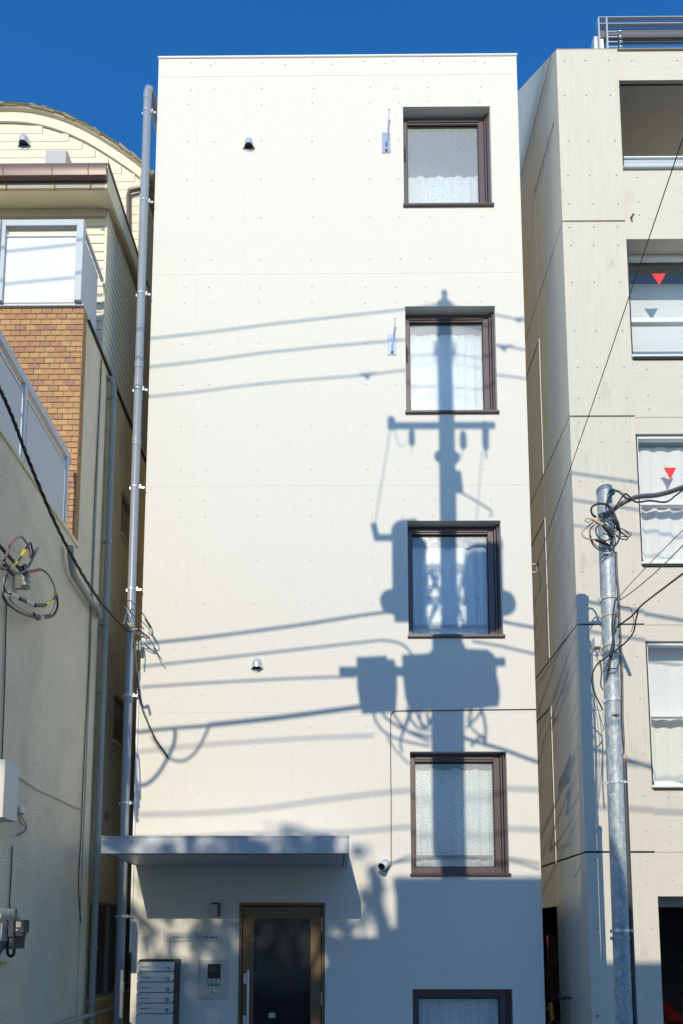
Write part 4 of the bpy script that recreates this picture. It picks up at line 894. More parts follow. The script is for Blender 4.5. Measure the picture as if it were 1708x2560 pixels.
mb = MB(); mb.box(xq(17), xq(21), -2.6, -2.5, zq(2352), zq(2309)); mb.box(LX+.03, xq(17)-.001, -2.6, -2.5, zq(2352), zq(2348)-.001); obj('window_frame', mb, 'old_pipe', t)
mb = MB(); mb.add([(LX+.03, -2.58, zq(2352.5)), (xq(20), -2.58, zq(2352.5)), (xq(12), -2.58, zq(2376)), (xq(4), -2.58, zq(2388)), (LX+.03, -2.58, zq(2388)), (LX+.03, -2.5, zq(2352.5)), (xq(20), -2.5, zq(2352.5)), (xq(12), -2.5, zq(2376)), (xq(4), -2.5, zq(2388)), (LX+.03, -2.5, zq(2388))], [(4, 3, 2, 1, 0), (5, 6, 7, 8, 9)]+[(k, (k+1) % 5, 5+(k+1) % 5, 5+k) for k in range(5)]); obj('lower_cover', mb, 'grey_cable', t)
mb = MB(); mb.tube([(xq(x), -2.45, zq(y)) for x, y in ((14, 2370), (16, 2385), (24, 2391), (31, 2384), (31, 2370))], .012, 8, smooth_pts=4); obj('meter_tail', mb, 'black', t, True)
mb = MB(); mb.tube([(xq(31.5), -2.45, zq(2272)), (xq(31.5), -2.45, zq(2300))], .010, 8); obj('conduit', mb, 'dark_grey', t)
mb = MB(); a = PX(3, 2402, LX+.0205); mb.box(LX+.0205, LX+.022, a.y, a.y+.1, a.z-.03, a.z+.0); obj('tag', mb, 'tan_tape', t)

# ------------------------------------------------------------------ curved-gable house behind
K = thing('curved_roof_house', 'cream house with an arched roof edge rising behind the brick house', 'house', (-5.2, 1, 0))
KY = .92
arcT = [(-8.0, 13.0), (-7.2, 13.45), (-6.4, 13.78), (-5.7, 14.02), (-5.03, 14.083), (-4.434, 14.024), (-3.83, 13.785), (-3.224, 13.382), (-2.893, 13.11), (-2.70, 12.93)]
arc = [Vector((x, 0, z-.0)) for x, z in arcT]; arcs = spline(arc, 6)
def topz(x, d=0):
    for i in range(len(arcs)-1):
        if arcs[i].x <= x <= arcs[i+1].x: t_ = (x-arcs[i].x)/(arcs[i+1].x-arcs[i].x+1e-9); return arcs[i].z*(1-t_)+arcs[i+1].z*t_-d
    return arcs[-1].z-d
mb = MB(); XK = -2.905
xs = [-7.9+(XK+7.9)*i/50 for i in range(51)]
mb.add([(x, KY+.02, topz(x, .16)) for x in xs]+[(x, KY+.02, 8.0) for x in xs], [(51+i, 52+i, i+1, i) for i in range(50)]); mb.add([(XK, KY+.02, 8.0), (XK, 6, 8.0), (XK, 6, topz(XK, .16)), (XK, KY+.02, topz(XK, .16))], [(0, 1, 2, 3)])
mb.add([(x, KY+.02, topz(x, .16)) for x in xs]+[(x, 6, topz(x, .16)) for x in xs], [(i, i+1, 52+i, 51+i) for i in range(50)]); GW = obj('gable_wall', mb, 'siding', K)
z = 11.2; pitch = .135
while z < 13.9:
    h = pitch-.004
    # boards end where the arched trim begins
    xe = [x for x in xs if topz(x, .24) > z+h]
    if len(xe) > 2:
        x0, x1 = xe[0], xe[-1]
        if z+h < topz(XK, .24): x1 = XK
        mb = MB(); mb.add([(x0, KY, z), (x1, KY, z), (x1, KY+.003, z+h), (x0, KY+.003, z+h), (x0, KY+.018, z), (x1, KY+.018, z), (x1, KY+.018, z+h), (x0, KY+.018, z+h)], [(0, 1, 2, 3), (1, 5, 6, 2), (0, 4, 5, 1), (3, 2, 6, 7), (4, 0, 3, 7)]); obj('board', mb, 'siding', GW)
    z += pitch
mb = MB(); N_ = len(xs)
mb.add([(x, KY-.012, topz(x, .09)) for x in xs]+[(x, KY-.012, topz(x, .26)) for x in xs]+[(x, KY+.015, topz(x, .26)) for x in xs], [(N_+i, N_+i+1, i+1, i) for i in range(N_-1)]+[(2*N_+i, 2*N_+i+1, N_+i+1, N_+i) for i in range(N_-1)]); obj('arched_trim', mb, 'siding', GW)
mb = MB(); xs2 = [-7.95+(-2.72+7.95)*i/60 for i in range(61)]; N_ = 61
mb.add([(x, KY-.06, topz(x, .05)) for x in xs2]+[(x, KY-.06, topz(x, .085)) for x in xs2]+[(x, KY-.012, topz(x, .095)) for x in xs2]+[(x, 6, topz(x, .06)) for x in xs2],
       [(N_+i, N_+i+1, i+1, i) for i in range(60)]+[(2*N_+i, 2*N_+i+1, N_+i+1, N_+i) for i in range(60)]+[(i, i+1, 3*N_+i+1, 3*N_+i) for i in range(60)]); obj('roof_verge', mb, 'soffit', K)
# ragged shingles along the arch
i = 0; x = -7.9
while x < -2.76:
    w_ = random.uniform(.10, .2); zz = topz(x+w_/2); sl_ = (topz(x+w_)-topz(x))/w_; ov = random.uniform(-.02, .015)
    mb = MB(); mb.add([(x, KY-.075+ov, topz(x)-.07), (x+w_-.006, KY-.075+ov, topz(x+w_)-.07), (x+w_-.006, KY-.075+ov, topz(x+w_)-.035+ov*.4), (x, KY-.075+ov, topz(x)-.035-ov*.4), (x, KY+.3, topz(x)-.055), (x+w_-.006, KY+.3, topz(x+w_)-.055), (x+w_-.006, KY+.3, topz(x+w_)-.02), (x, KY+.3, topz(x)-.02)],
                      [(0, 1, 2, 3), (0, 4, 5, 1), (3, 2, 6, 7), (1, 5, 6, 2), (4, 0, 3, 7)]); obj('shingle', mb, 'shingle', K); x += w_
mb = MB(); mb.add([(x_, KY-.1, topz(x_, .055)) for x_ in xs2]+[(x_, 6, topz(x_, .0)) for x_ in xs2], [(i, i+1, 62+i, 61+i) for i in range(60)]); obj('roof', mb, 'shingle', K)
# side wall boards and brown pipes on the right side of it
mb = MB(); p0 = PX(345, 477, XK+.06)
zt2 = PY(325, 477, KY-.06).z
mb.tube([PY(322, 650, KY-.05), PY(321, 490, KY-.05), PY(324, 477, KY-.05), PY(345, 472, KY-.05), PY(375, 466, KY-.05)], .03, 12); obj('brown_downpipe', mb, 'brown_gutter', K, True)
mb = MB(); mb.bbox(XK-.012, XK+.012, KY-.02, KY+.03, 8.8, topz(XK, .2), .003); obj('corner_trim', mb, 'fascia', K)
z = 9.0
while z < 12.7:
    mb = MB(); mb.box(XK+.001, XK+.012, KY+.04, 5.9, z, z+.125); obj('board', mb, 'fascia', GW); z += .135  # side boards take the darker fascia colour to hold this wall's shade
hood(62, 362, .075, 'small silver vent hood on the arched gable wall at top left', Y=KY)
c = PY(142, 392, KY)
t = thing('vent_box', 'rectangular steel exhaust hood on the arched gable above the brown gutter', 'vent', (c.x, KY, c.z))
a, b_ = PY(115, 372, KY-.2), PY(164, 412, KY-.2)
mb = MB(); x0, x1 = a.x, b_.x; zt_, zb_ = a.z, b_.z-.1
mb.add([(x0, KY-.2, zb_), (x1, KY-.2, zb_), (x1, KY-.2, zt_-.03), (x0, KY-.2, zt_-.03), (x0, KY-.001, zb_), (x1, KY-.001, zb_), (x1, KY-.001, zt_+.03), (x0, KY-.001, zt_+.03), (x0, KY-.15, zt_+.02), (x1, KY-.15, zt_+.02)],
       [(0, 1, 2, 3), (3, 2, 9, 8), (8, 9, 6, 7), (1, 5, 6, 9, 2), (4, 0, 3, 8, 7), (4, 5, 1, 0)]); obj('hood_shell', mb, mat('dull_steel', (.38, .38, .37), .4, .3), t)
mb = MB(); mb.box(x0+.02, x1-.02, KY-.18, KY-.02, zb_-.012, zb_-.002); obj('grille', mb, 'dark_gap', t)

# ================================================================== galvanised pole on the right
PXc, PYc = 2.70, -1.52
ptop = PY(1511, 1222, PYc)
t = thing('steel_pole', 'mottled galvanised steel service pole in front of the concrete building', 'pole', (2.68, PYc, 0))
c_top = Vector((PY(1511, 1222, PYc).x, PYc, ptop.z)); c_bot = Vector((PY(1558, 2500, PYc).x-.004, PYc, 0.0))
rb, rt_ = .076, .072
mb = MB(); mb.tube([c_bot, c_bot+(c_top-c_bot)*.5, c_top], [rb, .075, rt_], 28); obj('shaft', mb, 'galv', t, True)
mb = MB(); mb.lathe(c_top, [(.076, -.04), (.078, -.038), (.078, -.004), (.070, .004)], 24); obj('cap', mb, 'galv', t, True)
def pole_x(z): return c_bot.x+(c_top.x-c_bot.x)*z/c_top.z
for py_2, m_ in ((1490, 'porcelain'), (1532, 'porcelain'), (1608, 'porcelain'), (1746, 'silver'), (1953, 'silver'), (2327, 'silver'), (2345, 'galv')):
    z = PY(1540, py_2, PYc-.08).z; x = pole_x(z); tilt = random.uniform(-.12, .12)
    mb = MB(); mb.lathe((x, PYc, z), [(.078, -.013), (.081, -.011), (.081, .011), (.078, .013)], 24, (tilt*.4, tilt, 1)); mb.box(x-.105, x-.078, PYc-.02, PYc-.008, z-.02, z+.012)
    obj('band', mb, m_, t, True)
mb = MB(); z = PY(1535, 1787, PYc-.08).z; x = pole_x(z)
mb.box(x-.035, x+.035, PYc-.09, PYc-.082, z-.004, z+.004); mb.lathe((x, PYc-.082, z), [(.012, 0), (.012, .012), (.006, .016)], 8, (0, -1, 0)); obj('step_bolt', mb, 'rust', t)
z = PY(1563, 2470, PYc-.076).z; x = PY(1563, 2470, PYc-.076).x
mb = MB(); n = 20
def on_pole(xx, dz, off): 
    cx = pole_x(z); dx = xx-cx; return (xx, PYc-math.sqrt(max(1e-6, (.0755+off)**2-dx*dx)), z+dz)
for kk, (rx, rz, off) in enumerate(((.038, .018, .0015), (.030, .011, .003))):
    mb = MB(); cxs = min(x, pole_x(z)+.035)
    mb.add([on_pole(cxs+rx*.9*math.cos(i/n*6.283), rz*math.sin(i/n*6.283), off) for i in range(n)]+[on_pole(cxs, 0, off+.002)], [(i, (i+1) % n, n) for i in range(n)]); obj('sticker', mb, ('print_white', 'print_blue')[kk], t)
    if kk == 1:
        mb = MB()
        for j in range(5): mb.add([on_pole(cxs-.017+j*.008, -.004, off+.003), on_pole(cxs-.012+j*.008, -.004, off+.003), on_pole(cxs-.012+j*.008, .004, off+.003), on_pole(cxs-.017+j*.008, .004, off+.003)], [(0, 1, 2, 3)])
        obj('sticker_print', mb, 'print_white', t)
# riser conduit behind
xr = PY(1566, 1910, PYc+.03)
cz1_ = PY(1561, 1884, PYc+.02).z
t2 = thing('riser_conduit', 'dark riser conduit strapped to the right side of the galvanised pole', 'conduit', (c_bot.x+.11, PYc+.03, 0))
def rx_(py): return PY(1563+(py-1900)*.047, py, PYc+.03)
mb = MB(); tp = PY(1559.5, 1900, PYc+.055); bt = PY(1586, 2555, PYc+.055); dirv = (bt-tp); bt2 = tp+dirv*((0-tp.z)/dirv.z)
mb.tube([bt2, tp], .028, 18); obj('conduit_pipe', mb, 'dark_grey', t2, True)
mb = MB(); mb.lathe(tp, [(.0285, -.03), (.031, -.025), (.031, .0), (.028, .006)], 18); obj('rusty_collar', mb, 'rust', t2)
mb = MB(); mb.lathe(tp, [(.029, .006), (.033, .012), (.033, .045), (.02, .06)], 18); obj('sealing_cap', mb, 'porcelain', t2)
for py_2 in (1953, 2327):
    c = tp+dirv*((PY(1560, py_2, PYc).z-tp.z)/dirv.z); mb = MB(); mb.lathe(c, [(.029, -.012), (.032, -.01), (.032, .01), (.029, .012)], 18); mb.box(c.x-.06, c.x-.02, c.y-.05, c.y-.035, c.z-.012, c.z+.012); obj('strap', mb, 'silver', t2)
# cables on the pole
def cable(pts, r, m, label, name='cable', Y=None, seg=6, group=None, sm=5):
    P3 = [PY(p[0], p[1], p[2] if len(p) > 2 else Y) for p in pts]
    return single(name, MB().tube(P3, r, seg, smooth_pts=sm), m, label, 'cable', True, group)
Yp = PYc-.1
cable([(1500, 1290, Yp), (1530, 1277, Yp), (1548, 1263, Yp-.02), (1590, 1243, Yp-.1), (1640, 1238, Yp-.3), (1680, 1228, Yp-.5), (1720, 1213, Yp-.7)], .022, 'grey_cable', 'thick grey service cable leaving the pole top to the right', seg=12)
cable([(1535, 1275, Yp-.03), (1560, 1237, Yp-.05), (1572, 1240, Yp-.1), (1590, 1255, Yp-.12), (1625, 1252, Yp-.3), (1665, 1255, Yp-.45), (1690, 1238, Yp-.55), (1712, 1222, Yp-.65)], .008, 'black', 'thin black cable wrapped round the thick grey service cable')
cable([(1517, 1262, Yp), (1522, 1240, Yp-.02), (1535, 1228, Yp), (1550, 1230, Yp), (1566, 1246, Yp-.03), (1575, 1250, Yp-.08)], .012, 'grey_cable', 'short grey jumper arching over the pole top', seg=8)
cable([(1490, 1293, Yp-.02), (1480, 1284, Yp-.05), (1480, 1268, Yp-.08), (1500, 1259, Yp-.1), (1525, 1267, Yp-.1), (1540, 1295, Yp-.08), (1550, 1330, Yp-.04), (1545, 1355, Yp-.02), (1535, 1365, Yp)], .010, 'dark_grey', 'large dark wire loop hanging off the pole head', seg=8)
cable([(1475, 1330, Yp-.02), (1477, 1350, Yp-.04), (1490, 1370, Yp-.04), (1515, 1378, Yp-.04), (1535, 1372, Yp-.02), (1537, 1345, Yp-.02), (1520, 1315, Yp-.04), (1500, 1308, Yp-.04), (1482, 1315, Yp-.04), (1475, 1332, Yp-.02), (1484, 1357, Yp-.06), (1505, 1372, Yp-.06), (1530, 1372, Yp-.02)], .006, 'black', 'coiled thin black wires ringed round the upper pole')
cable([(1528, 1300, Yp), (1545, 1318, Yp-.02), (1562, 1325, Yp-.02), (1578, 1337, Yp-.02), (1572, 1342, Yp-.03), (1550, 1340, Yp-.03), (1533, 1332, Yp), (1556, 1322, Yp), (1574, 1340, Yp-.02)], .005, 'pink', 'small tangle of brownish wires on the right side of the pole')
cable([(1530, 1285, Yp-.02), (1541, 1300, Yp-.05), (1540, 1325, Yp-.05), (1528, 1345, Yp-.05), (1510, 1352, Yp-.05), (1494, 1340, Yp-.05), (1490, 1322, Yp-.05), (1500, 1309, Yp-.03)], .007, 'dark_grey', 'tight dark wire ring in the tangle on the upper pole')
cable([(1535, 1268, Yp-.02), (1532, 1290, Yp-.03), (1536, 1315, Yp-.03), (1530, 1350, Yp-.03), (1536, 1380, Yp-.01)], .008, 'dark_grey', 'dark wire dropping straight through the tangle on the upper pole')
cable([(1523, 1240, Yp-.03), (1520, 1262, Yp-.05), (1528, 1280, Yp-.05), (1545, 1270, Yp-.05), (1556, 1252, Yp-.05)], .007, 'black', 'short black jumper looped under the teal clamp of the pole')
cable([(1536, 1318, Yp-.03), (1552, 1330, Yp-.05), (1570, 1345, Yp-.05), (1560, 1349, Yp-.05), (1540, 1340, Yp-.03)], .006, 'black', 'small black loop poking out right of the upper pole')
t = thing('yellow_splice', 'pale yellow cable splice tied across the pole below its head', 'cable splice', PY(1508, 1313, Yp-.1))
mb = MB(); mb.tube([PY(1478, 1297, Yp-.1), PY(1492, 1304, Yp-.1), PY(1508, 1313, Yp-.1)], .014, 10); obj('sleeve', mb, 'tan_tape', t, True)
mb = MB(); mb.tube([PY(1478, 1298, Yp-.1), PY(1468, 1296, Yp-.1), PY(1463, 1300, Yp-.1), (PY(1470, 1306, Yp-.1)), PY(1480, 1299, Yp-.1)], .006, 6, smooth_pts=3); obj('wire_end', mb, 'porcelain', t)
mb = MB(); mb.tube([PY(1508, 1313, Yp-.1), PY(1520, 1327, Yp-.1), PY(1532, 1345, Yp-.08)], [.016, .020, .012], 10); obj('boot', mb, 'black', t, True)
t = thing('salmon_wire', 'salmon coloured wire ending in a black boot on the left of the pole', 'wire', PY(1456, 1332, Yp-.06))
mb = MB(); mb.tube([PY(1484, 1305, Yp-.06), PY(1460, 1324, Yp-.06), PY(1455, 1334, Yp-.06), PY(1464, 1345, Yp-.06), PY(1488, 1349, Yp-.06)], .0075, 8, smooth_pts=4); obj('wire', mb, 'salmon', t, True)
mb = MB(); mb.tube([PY(1488, 1349, Yp-.06), PY(1508, 1356, Yp-.07), PY(1526, 1365, Yp-.05)], [.012, .018, .009], 10); obj('boot', mb, 'black', t, True)
t = thing('wire_boot', 'black taped joint hanging right of the pole in the loop', 'cable splice', PY(1545, 1310, Yp-.08))
mb = MB(); mb.tube([PY(1537, 1290, Yp-.085), PY(1543, 1308, Yp-.085), PY(1548, 1324, Yp-.06)], [.010, .019, .012], 10); obj('boot', mb, 'black', t, True)
t = thing('blue_clamp', 'dark teal clamp on the pole top where the thick cable starts', 'clamp', PY(1525, 1245, Yp))
mb = MB()
for j in range(5): mb.tube([PY(1517+j*1.5, 1246-j*5, Yp-.01), PY(1527+j*1.2, 1240-j*4, Yp-.03), PY(1536, 1234-j*2.5, Yp)], .009, 8, smooth_pts=3)
obj('clamp_rings', mb, mat('teal_clamp', (.01, .05, .06), .3), t, True)
# vertical bundle down the right side
for i, (dx, lab) in enumerate(((4, 'dark wire running down the right side of the galvanised pole'), (8, 'grey wire running down beside the pole behind the dark one'))):
    cable([(1534+dx, 1380), (1536+dx, 1440), (1540+dx, 1480), (1542+dx, 1540), (1545+dx, 1600), (1549+dx, 1700), (1550+dx, 1800), (1555+dx-2, 1850), (1560, 1885)], .007, ('black', 'grey_cable')[i], lab, Y=PYc-.02)
cable([(1538, 1500), (1532, 1560), (1536, 1610), (1528, 1650), (1520, 1690), (1526, 1640), (1534, 1590), (1541, 1530)], .008, 'dark_grey', 'dark cable bundle strapped to the front right of the pole', Y=Yp)
cable([(1708, 1434, -3.0), (1660, 1470, -2.6), (1606, 1512, -2.0), (1580, 1540, -1.8), (1545, 1566, Yp), (1538, 1580, Yp)], .0085, 'black', 'thicker black cable coming in from the right to the middle of the pole')
cable([(1597, 1520, -1.9), (1590, 1550, -1.8), (1583, 1582, -1.75), (1560, 1610, -1.7), (1520, 1640, Yp-.05), (1490, 1665, Yp-.05), (1480, 1700, Yp-.02), (1488, 1735, Yp), (1500, 1760, Yp+.03), (1507, 1775, Yp+.05)], .0075, 'black', 'black cable branch drooping in front of the pole to its left side')
cable([(1708, 1325, -3.2), (1630, 1403, -2.4), (1560, 1478, -1.7), (1550, 1497, Yp)], .0035, 'black', 'upper thin wire running up to the right from the pole')
cable([(1708, 1363, -3.2), (1640, 1430, -2.4), (1580, 1480, -1.8), (1550, 1500, Yp)], .0045, 'black', 'lower thin wire running up to the right from the pole')
cable([(1545, 1512), (1560, 1518), (1575, 1520), (1583, 1540), (1584, 1560), (1578, 1580)], .0035, 'black', 'thin curl of wire right of the pole', Y=Yp)
cable([(1500, 1650), (1503, 1668), (1504, 1685), (1502, 1710), (1507, 1725)], .007, 'dark_grey', 'short cable dropping from the grey box left of the pole', Y=Yp)
cable([(1487, 1728), (1492, 1760), (1500, 1790), (1511, 1825)], .003, 'dark_grey', 'hair-thin wire slanting down the left of the pole', Y=Yp)
cable([(1507, 1680), (1525, 1672), (1545, 1668), (1548, 1640), (1535, 1630), (1515, 1660)], .005, 'dark_grey', 'small wire loop at the clamps of the galvanised pole', Y=Yp-.02)
t = thing('pole_junction_box', 'small cream junction box hanging on the left of the galvanised pole', 'box', PY(1490, 1620, PYc))
a, b_ = PY(1482, 1597, PYc), PY(1498, 1622, PYc); mb = MB(); mb.bbox(a.x, b_.x, PYc-.05, PYc+.03, b_.z, a.z, .006); obj('box_body', mb, 'beige_box', t)
mb = MB(); mb.tube([PY(1490, 1622, PYc), PY(1493, 1645, PYc), PY(1499, 1662, PYc)], .010, 8); mb.tube([PY(1496, 1618, PYc), PY(1505, 1640, PYc)], .008); obj('glands', mb, 'porcelain', t, True)
# long thin wire: bracket of the white building up to the right
br = Vector((2.462, .05, c0.z+.02)); far = PY(1760, 190, -4.2)
single('overhead_wire', MB().tube([br, br+(far-br)*.25-Vector((0, 0, .02)), br+(far-br)*.5-Vector((0, 0, .03)), far], .0042, 6), 'black', 'long thin black wire rising right from the white building past the red triangle windows', 'wire', True)
single('hanging_wire', MB().tube([br, PY(1350, 1440, .05), PY(1350, 1470, .05), PY(1342, 1495, .05), PY(1334, 1503, .08)], .0035, 5, smooth_pts=4), 'dark_grey', 'thin wire curling down from the small bracket into the gap', 'wire')
for i, (p0, p1) in enumerate((((1378, 140), (1301, 447)), ((1385, 305), (1335, 485)))):
    single('side_wire', MB().tube([PX(*p0, RX-.012), PX(*p1, RX-.012)], .004, 5), 'black', ['long dark wire slanting down the upper side wall of the concrete building', 'shorter dark wire parallel to it on the upper side wall of the concrete building'][i], 'wire')

# ================================================================== wires on the left
def tcable(P3, r, m, label, twist=True, name='cable'):
    P = spline([Vector(p) for p in P3], 14); mb = MB()
    if twist:
        for ph in (0, 2.1, 4.2):
            mb.tube([p+Vector((math.cos(i*.55+ph), 0, math.sin(i*.55+ph)))*r*.85 for i, p in enumerate(P)], r*.75, 6)
    else: mb.tube(P, r, 8)
    return single(name, mb, m, label, 'cable', True)
tcable([PX(x_, y_, X_) for x_, y_, X_ in ((-25, 935, -2.70), (0, 973, -2.70), (32, 1045, -2.69), (60, 1120, -2.68), (92, 1200, -2.67), (135, 1300, -2.65), (175, 1380, -2.63), (215, 1450, -2.60), (255, 1508, -2.57), (295, 1552, -2.53), (322, 1578, -2.50))], .011, 'black', 'twisted black supply cable swooping down from the upper left to the white building corner')
tcable([PX(x_, y_, LX+.11) for x_, y_ in ((-20, 1345), (0, 1365), (25, 1393), (50, 1422), (62, 1436))], .011, 'black', 'short black twisted cable entering from the left edge to the wall insulator')
T = thing('wire_loops', 'looping spliced wires with yellow and red tape by the wall insulator on the left', 'wires', PY(60, 1540, -2.85))
Yl = -2.9; z8 = lambda x, y, d=0: PX(x/7.833, 1300+y/7.833, LX+.12-d)
def lp(pts, r, m, nme='wire', d=0): obj(nme, MB().tube([z8(x, y, d) for x, y in pts], r*1.35, 8, smooth_pts=5), m, T, True)
lp([(100, 780), (150, 620), (200, 500), (270, 400), (340, 345), (420, 325), (490, 400), (550, 500), (580, 620), (590, 720), (600, 745)], .0065, 'pink', d=-.02)
lp([(180, 925), (330, 830), (450, 680), (520, 540), (600, 445), (630, 560), (640, 640), (620, 740)], .007, 'dark_grey')
lp([(185, 915), (260, 880), (330, 825)], .0095, 'yellow', 'tape'); lp([(410, 710), (460, 650), (490, 595)], .0095, 'yellow', 'tape')
lp([(130, 900), (200, 1010), (270, 1060), (400, 1035), (500, 970), (590, 850), (650, 720), (700, 620), (745, 540), (640, 640)], .0085, 'grey_cable')
lp([(60, 820), (110, 880), (160, 960), (260, 1060)], .016, 'black', 'joint'); lp([(440, 940), (500, 900)], .014, 'black', 'joint')
lp([(0, 920), (60, 950), (120, 930)], .012, 'dark_grey')
lp([(500, 1020), (620, 1010), (770, 970), (880, 1010), (980, 1130), (1050, 1280), (1090, 1400), (1120, 1520), (1130, 1680), (1100, 1780), (1040, 1870), (900, 1900), (780, 1920)], .0075, 'black')
lp([(530, 1022), (650, 1000), (770, 975)], .010, 'red_tape', 'tape')
lp([(870, 1030), (960, 1130), (1040, 1280), (1080, 1370)], .004, 'print_white', d=-.02)
lp([(1085, 1380), (1085, 1490)], .0095, 'yellow', 'tape'); lp([(910, 1650), (1030, 1570)], .0095, 'yellow', 'tape')
lp([(1085, 1490), (1040, 1560), (910, 1650), (880, 1670), (680, 1675), (600, 1640), (500, 1580), (390, 1540), (300, 1500), (200, 1450), (110, 1400), (80, 1300), (100, 1180), (150, 1060)], .006, 'black')
lp([(680, 1672), (880, 1670)], .0125, 'black', 'joint'); lp([(390, 1540), (500, 1590)], .0125, 'black', 'joint'); lp([(530, 1600), (640, 1660)], .013, 'porcelain', 'joint'); lp([(200, 1440), (340, 1510)], .014, 'beige_box', 'joint')
lp([(1085, 1500), (1080, 1640), (1020, 1780), (960, 1860)], .004, 'salmon')
lp([(60, 1400), (60, 1480), (130, 1610), (250, 1720), (380, 1800), (540, 1870), (640, 1900), (760, 1920)], .009, 'dark_grey'); lp([(180, 1500), (260, 1620), (400, 1710), (560, 1800), (640, 1850)], .009, 'porcelain')
lp([(640, 1850), (750, 1920)], .018, 'black', 'joint'); lp([(820, 1905), (1000, 1880)], .014, 'black', 'joint'); lp([(760, 1900), (820, 1900)], .018, 'porcelain', 'joint')
lp([(140, 1020), (80, 1160), (75, 1290), (130, 1400), (90, 1530)], .004, 'porcelain'); lp([(150, 1020), (170, 1110), (190, 1200), (140, 1320), (110, 1430)], .004, 'porcelain')
t = thing('wall_insulator', 'grey porcelain insulator in a bracket on the stucco wall amid the wire loops', 'insulator', PX(60, 1465, LX))
c = PX(62, 1462, LX+.06)
mb = MB(); mb.tube([(LX, c.y-.06, c.z+.07), (LX+.09, c.y-.06, c.z+.07)], .009); mb.tube([(LX, c.y-.06, c.z-.07), (LX+.12, c.y-.06, c.z-.07)], .009); mb.box(LX+.001, LX+.012, c.y-.09, c.y-.03, c.z-.09, c.z+.09); obj('bracket', mb, 'porcelain', t)
mb = MB(); mb.lathe((LX+.10, c.y-.06, c.z-.075), [(.02, 0), (.045, .02), (.03, .05), (.045, .075), (.03, .1), (.042, .125), (.02, .15)], 16); obj('spool', mb, 'porcelain', t, True)
# bundle at the white building's left corner
t = thing('service_bracket', 'steel service bracket with wires at the left edge of the white building', 'bracket', PY(340, 1590, -.08))
a, b_ = PY(332, 1572, -.1), PY(354, 1626, -.1); mb = MB(); mb.box(a.x, b_.x, -.11, -.10, a.z-.012, a.z); mb.box(a.x, a.x+.008, -.11, -.06, b_.z+.06, a.z-.0121); mb.box(a.x+.05, b_.x-.01, -.11, -.06, b_.z, b_.z+.12); obj('plate', mb, 'old_pipe', t)
mb = MB(); mb.lathe((a.x+.06, -.09, b_.z+.05), [(.014, 0), (.024, .02), (.014, .04), (.024, .06), (.014, .09)], 12); obj('insulator', mb, 'dark_grey', t, True)
T = thing('wire_loops', 'grey wire loops with yellow tape round the service bracket on the drainpipe', 'wires', PY(335, 1580, -.2))
z2_ = lambda x, y, Y=-.2: PY(x/2.6117, 800+y/2.6117, Y)
def lp2(pts, r, m, nme='wire', Y=-.2): obj(nme, MB().tube([z2_(x, y, Y) for x, y in pts], r, 8, smooth_pts=5), m, T, True)
lp2([(870, 2015), (830, 1960), (800, 1900), (792, 1880), (810, 1865), (830, 1900), (820, 1940), (830, 1975), (870, 2010)], .006, 'grey_cable')
lp2([(815, 1945), (830, 1975), (860, 2005)], .0075, 'yellow', 'tape'); lp2([(822, 1930), (808, 1985)], .010, 'print_white', 'tag')
lp2([(940, 2020), (890, 1950), (850, 1900), (828, 1850), (850, 1832), (890, 1870), (935, 1920), (960, 1960), (985, 2000), (998, 2040), (990, 2060), (970, 2040)], .006, 'dark_grey')
lp2([(950, 1950), (985, 2010)], .013, 'dark_grey', 'joint'); lp2([(900, 2010), (930, 2040), (975, 2075)], .010, 'dark_grey', 'joint')
lp2([(850, 2020), (920, 2060), (975, 2080), (960, 2060), (900, 2040)], .006, 'grey_cable')
lp2([(975, 2080), (1000, 2120), (1030, 2180), (1060, 2220)], .006, 'dark_grey', Y=-.12)
lp2([(900, 2060), (905, 2120), (900, 2200)], .007, 'black')
# drop cable along the corner, down and away
pts = [PY(x, y, Y) for x, y, Y in ((338, 1610, -.12), (343, 1680, -.08), (344, 1700, -.05), (350, 1745, -.03), (356, 1772, -.03), (372, 1812, -.03), (390, 1850, -.03), (407, 1874, -.03), (420, 1893, -.03))]
tcable(pts, .008, 'dark_grey', 'twisted dark drop cable hanging down the white wall from the service bracket', True)
# ================================================================== across the street (these cast the photographed shadows)
D = 9.4
def shd(zx, zy): return SH(800+zx/2.6117, 1000+zy/2.6117, D)         # point of the shadow in the enlarged view -> caster
cx = shd(842, 1000).x; cyp = -D
U_ = thing('utility_pole', 'tall concrete utility pole across the street whose shadow falls on the white wall', 'pole', (cx, cyp, 0))
ztp = SH(1110, 757, D).z
mb = MB(); mb.lathe((cx, cyp, 0), [(.20, 0), (.175, 6), (.11, 10.6), (.095, ztp)], 24); obj('shaft', mb, 'pole_concrete', U_, True)
mb = MB(); mb.lathe((cx, cyp, ztp), [(.05, 0), (.05, .05), (.03, .07), (.035, .11), (.045, .15), (.02, .18)], 14); mb.tube([(cx-.12, cyp, ztp-.03), (cx+.12, cyp, ztp-.03)], .02); obj('top_insulator', mb, 'porcelain', U_, True)
mb = MB(); a = SH(1108, 830, D); mb.lathe((cx, cyp, a.z), [(.11, -.04), (.15, -.03), (.15, .06), (.11, .08)], 16); b3 = shd(842, 375); mb.lathe((cx, cyp, b3.z), [(.11, -.04), (.15, -.03), (.16, .03), (.12, .05)], 16); mb.tube([(cx-.16, cyp, b3.z), (cx+.16, cyp, b3.z)], .02); obj('pole_collar', mb, 'galv', U_)
z = shd(780, 135).z; xa, xb = shd(455, 120).x, shd(1135, 150).x
mb = MB(); mb.box(xa, xb, cyp-.16, cyp-.1, z-.035, z+.035); obj('crossarm', mb, 'galv', U_)
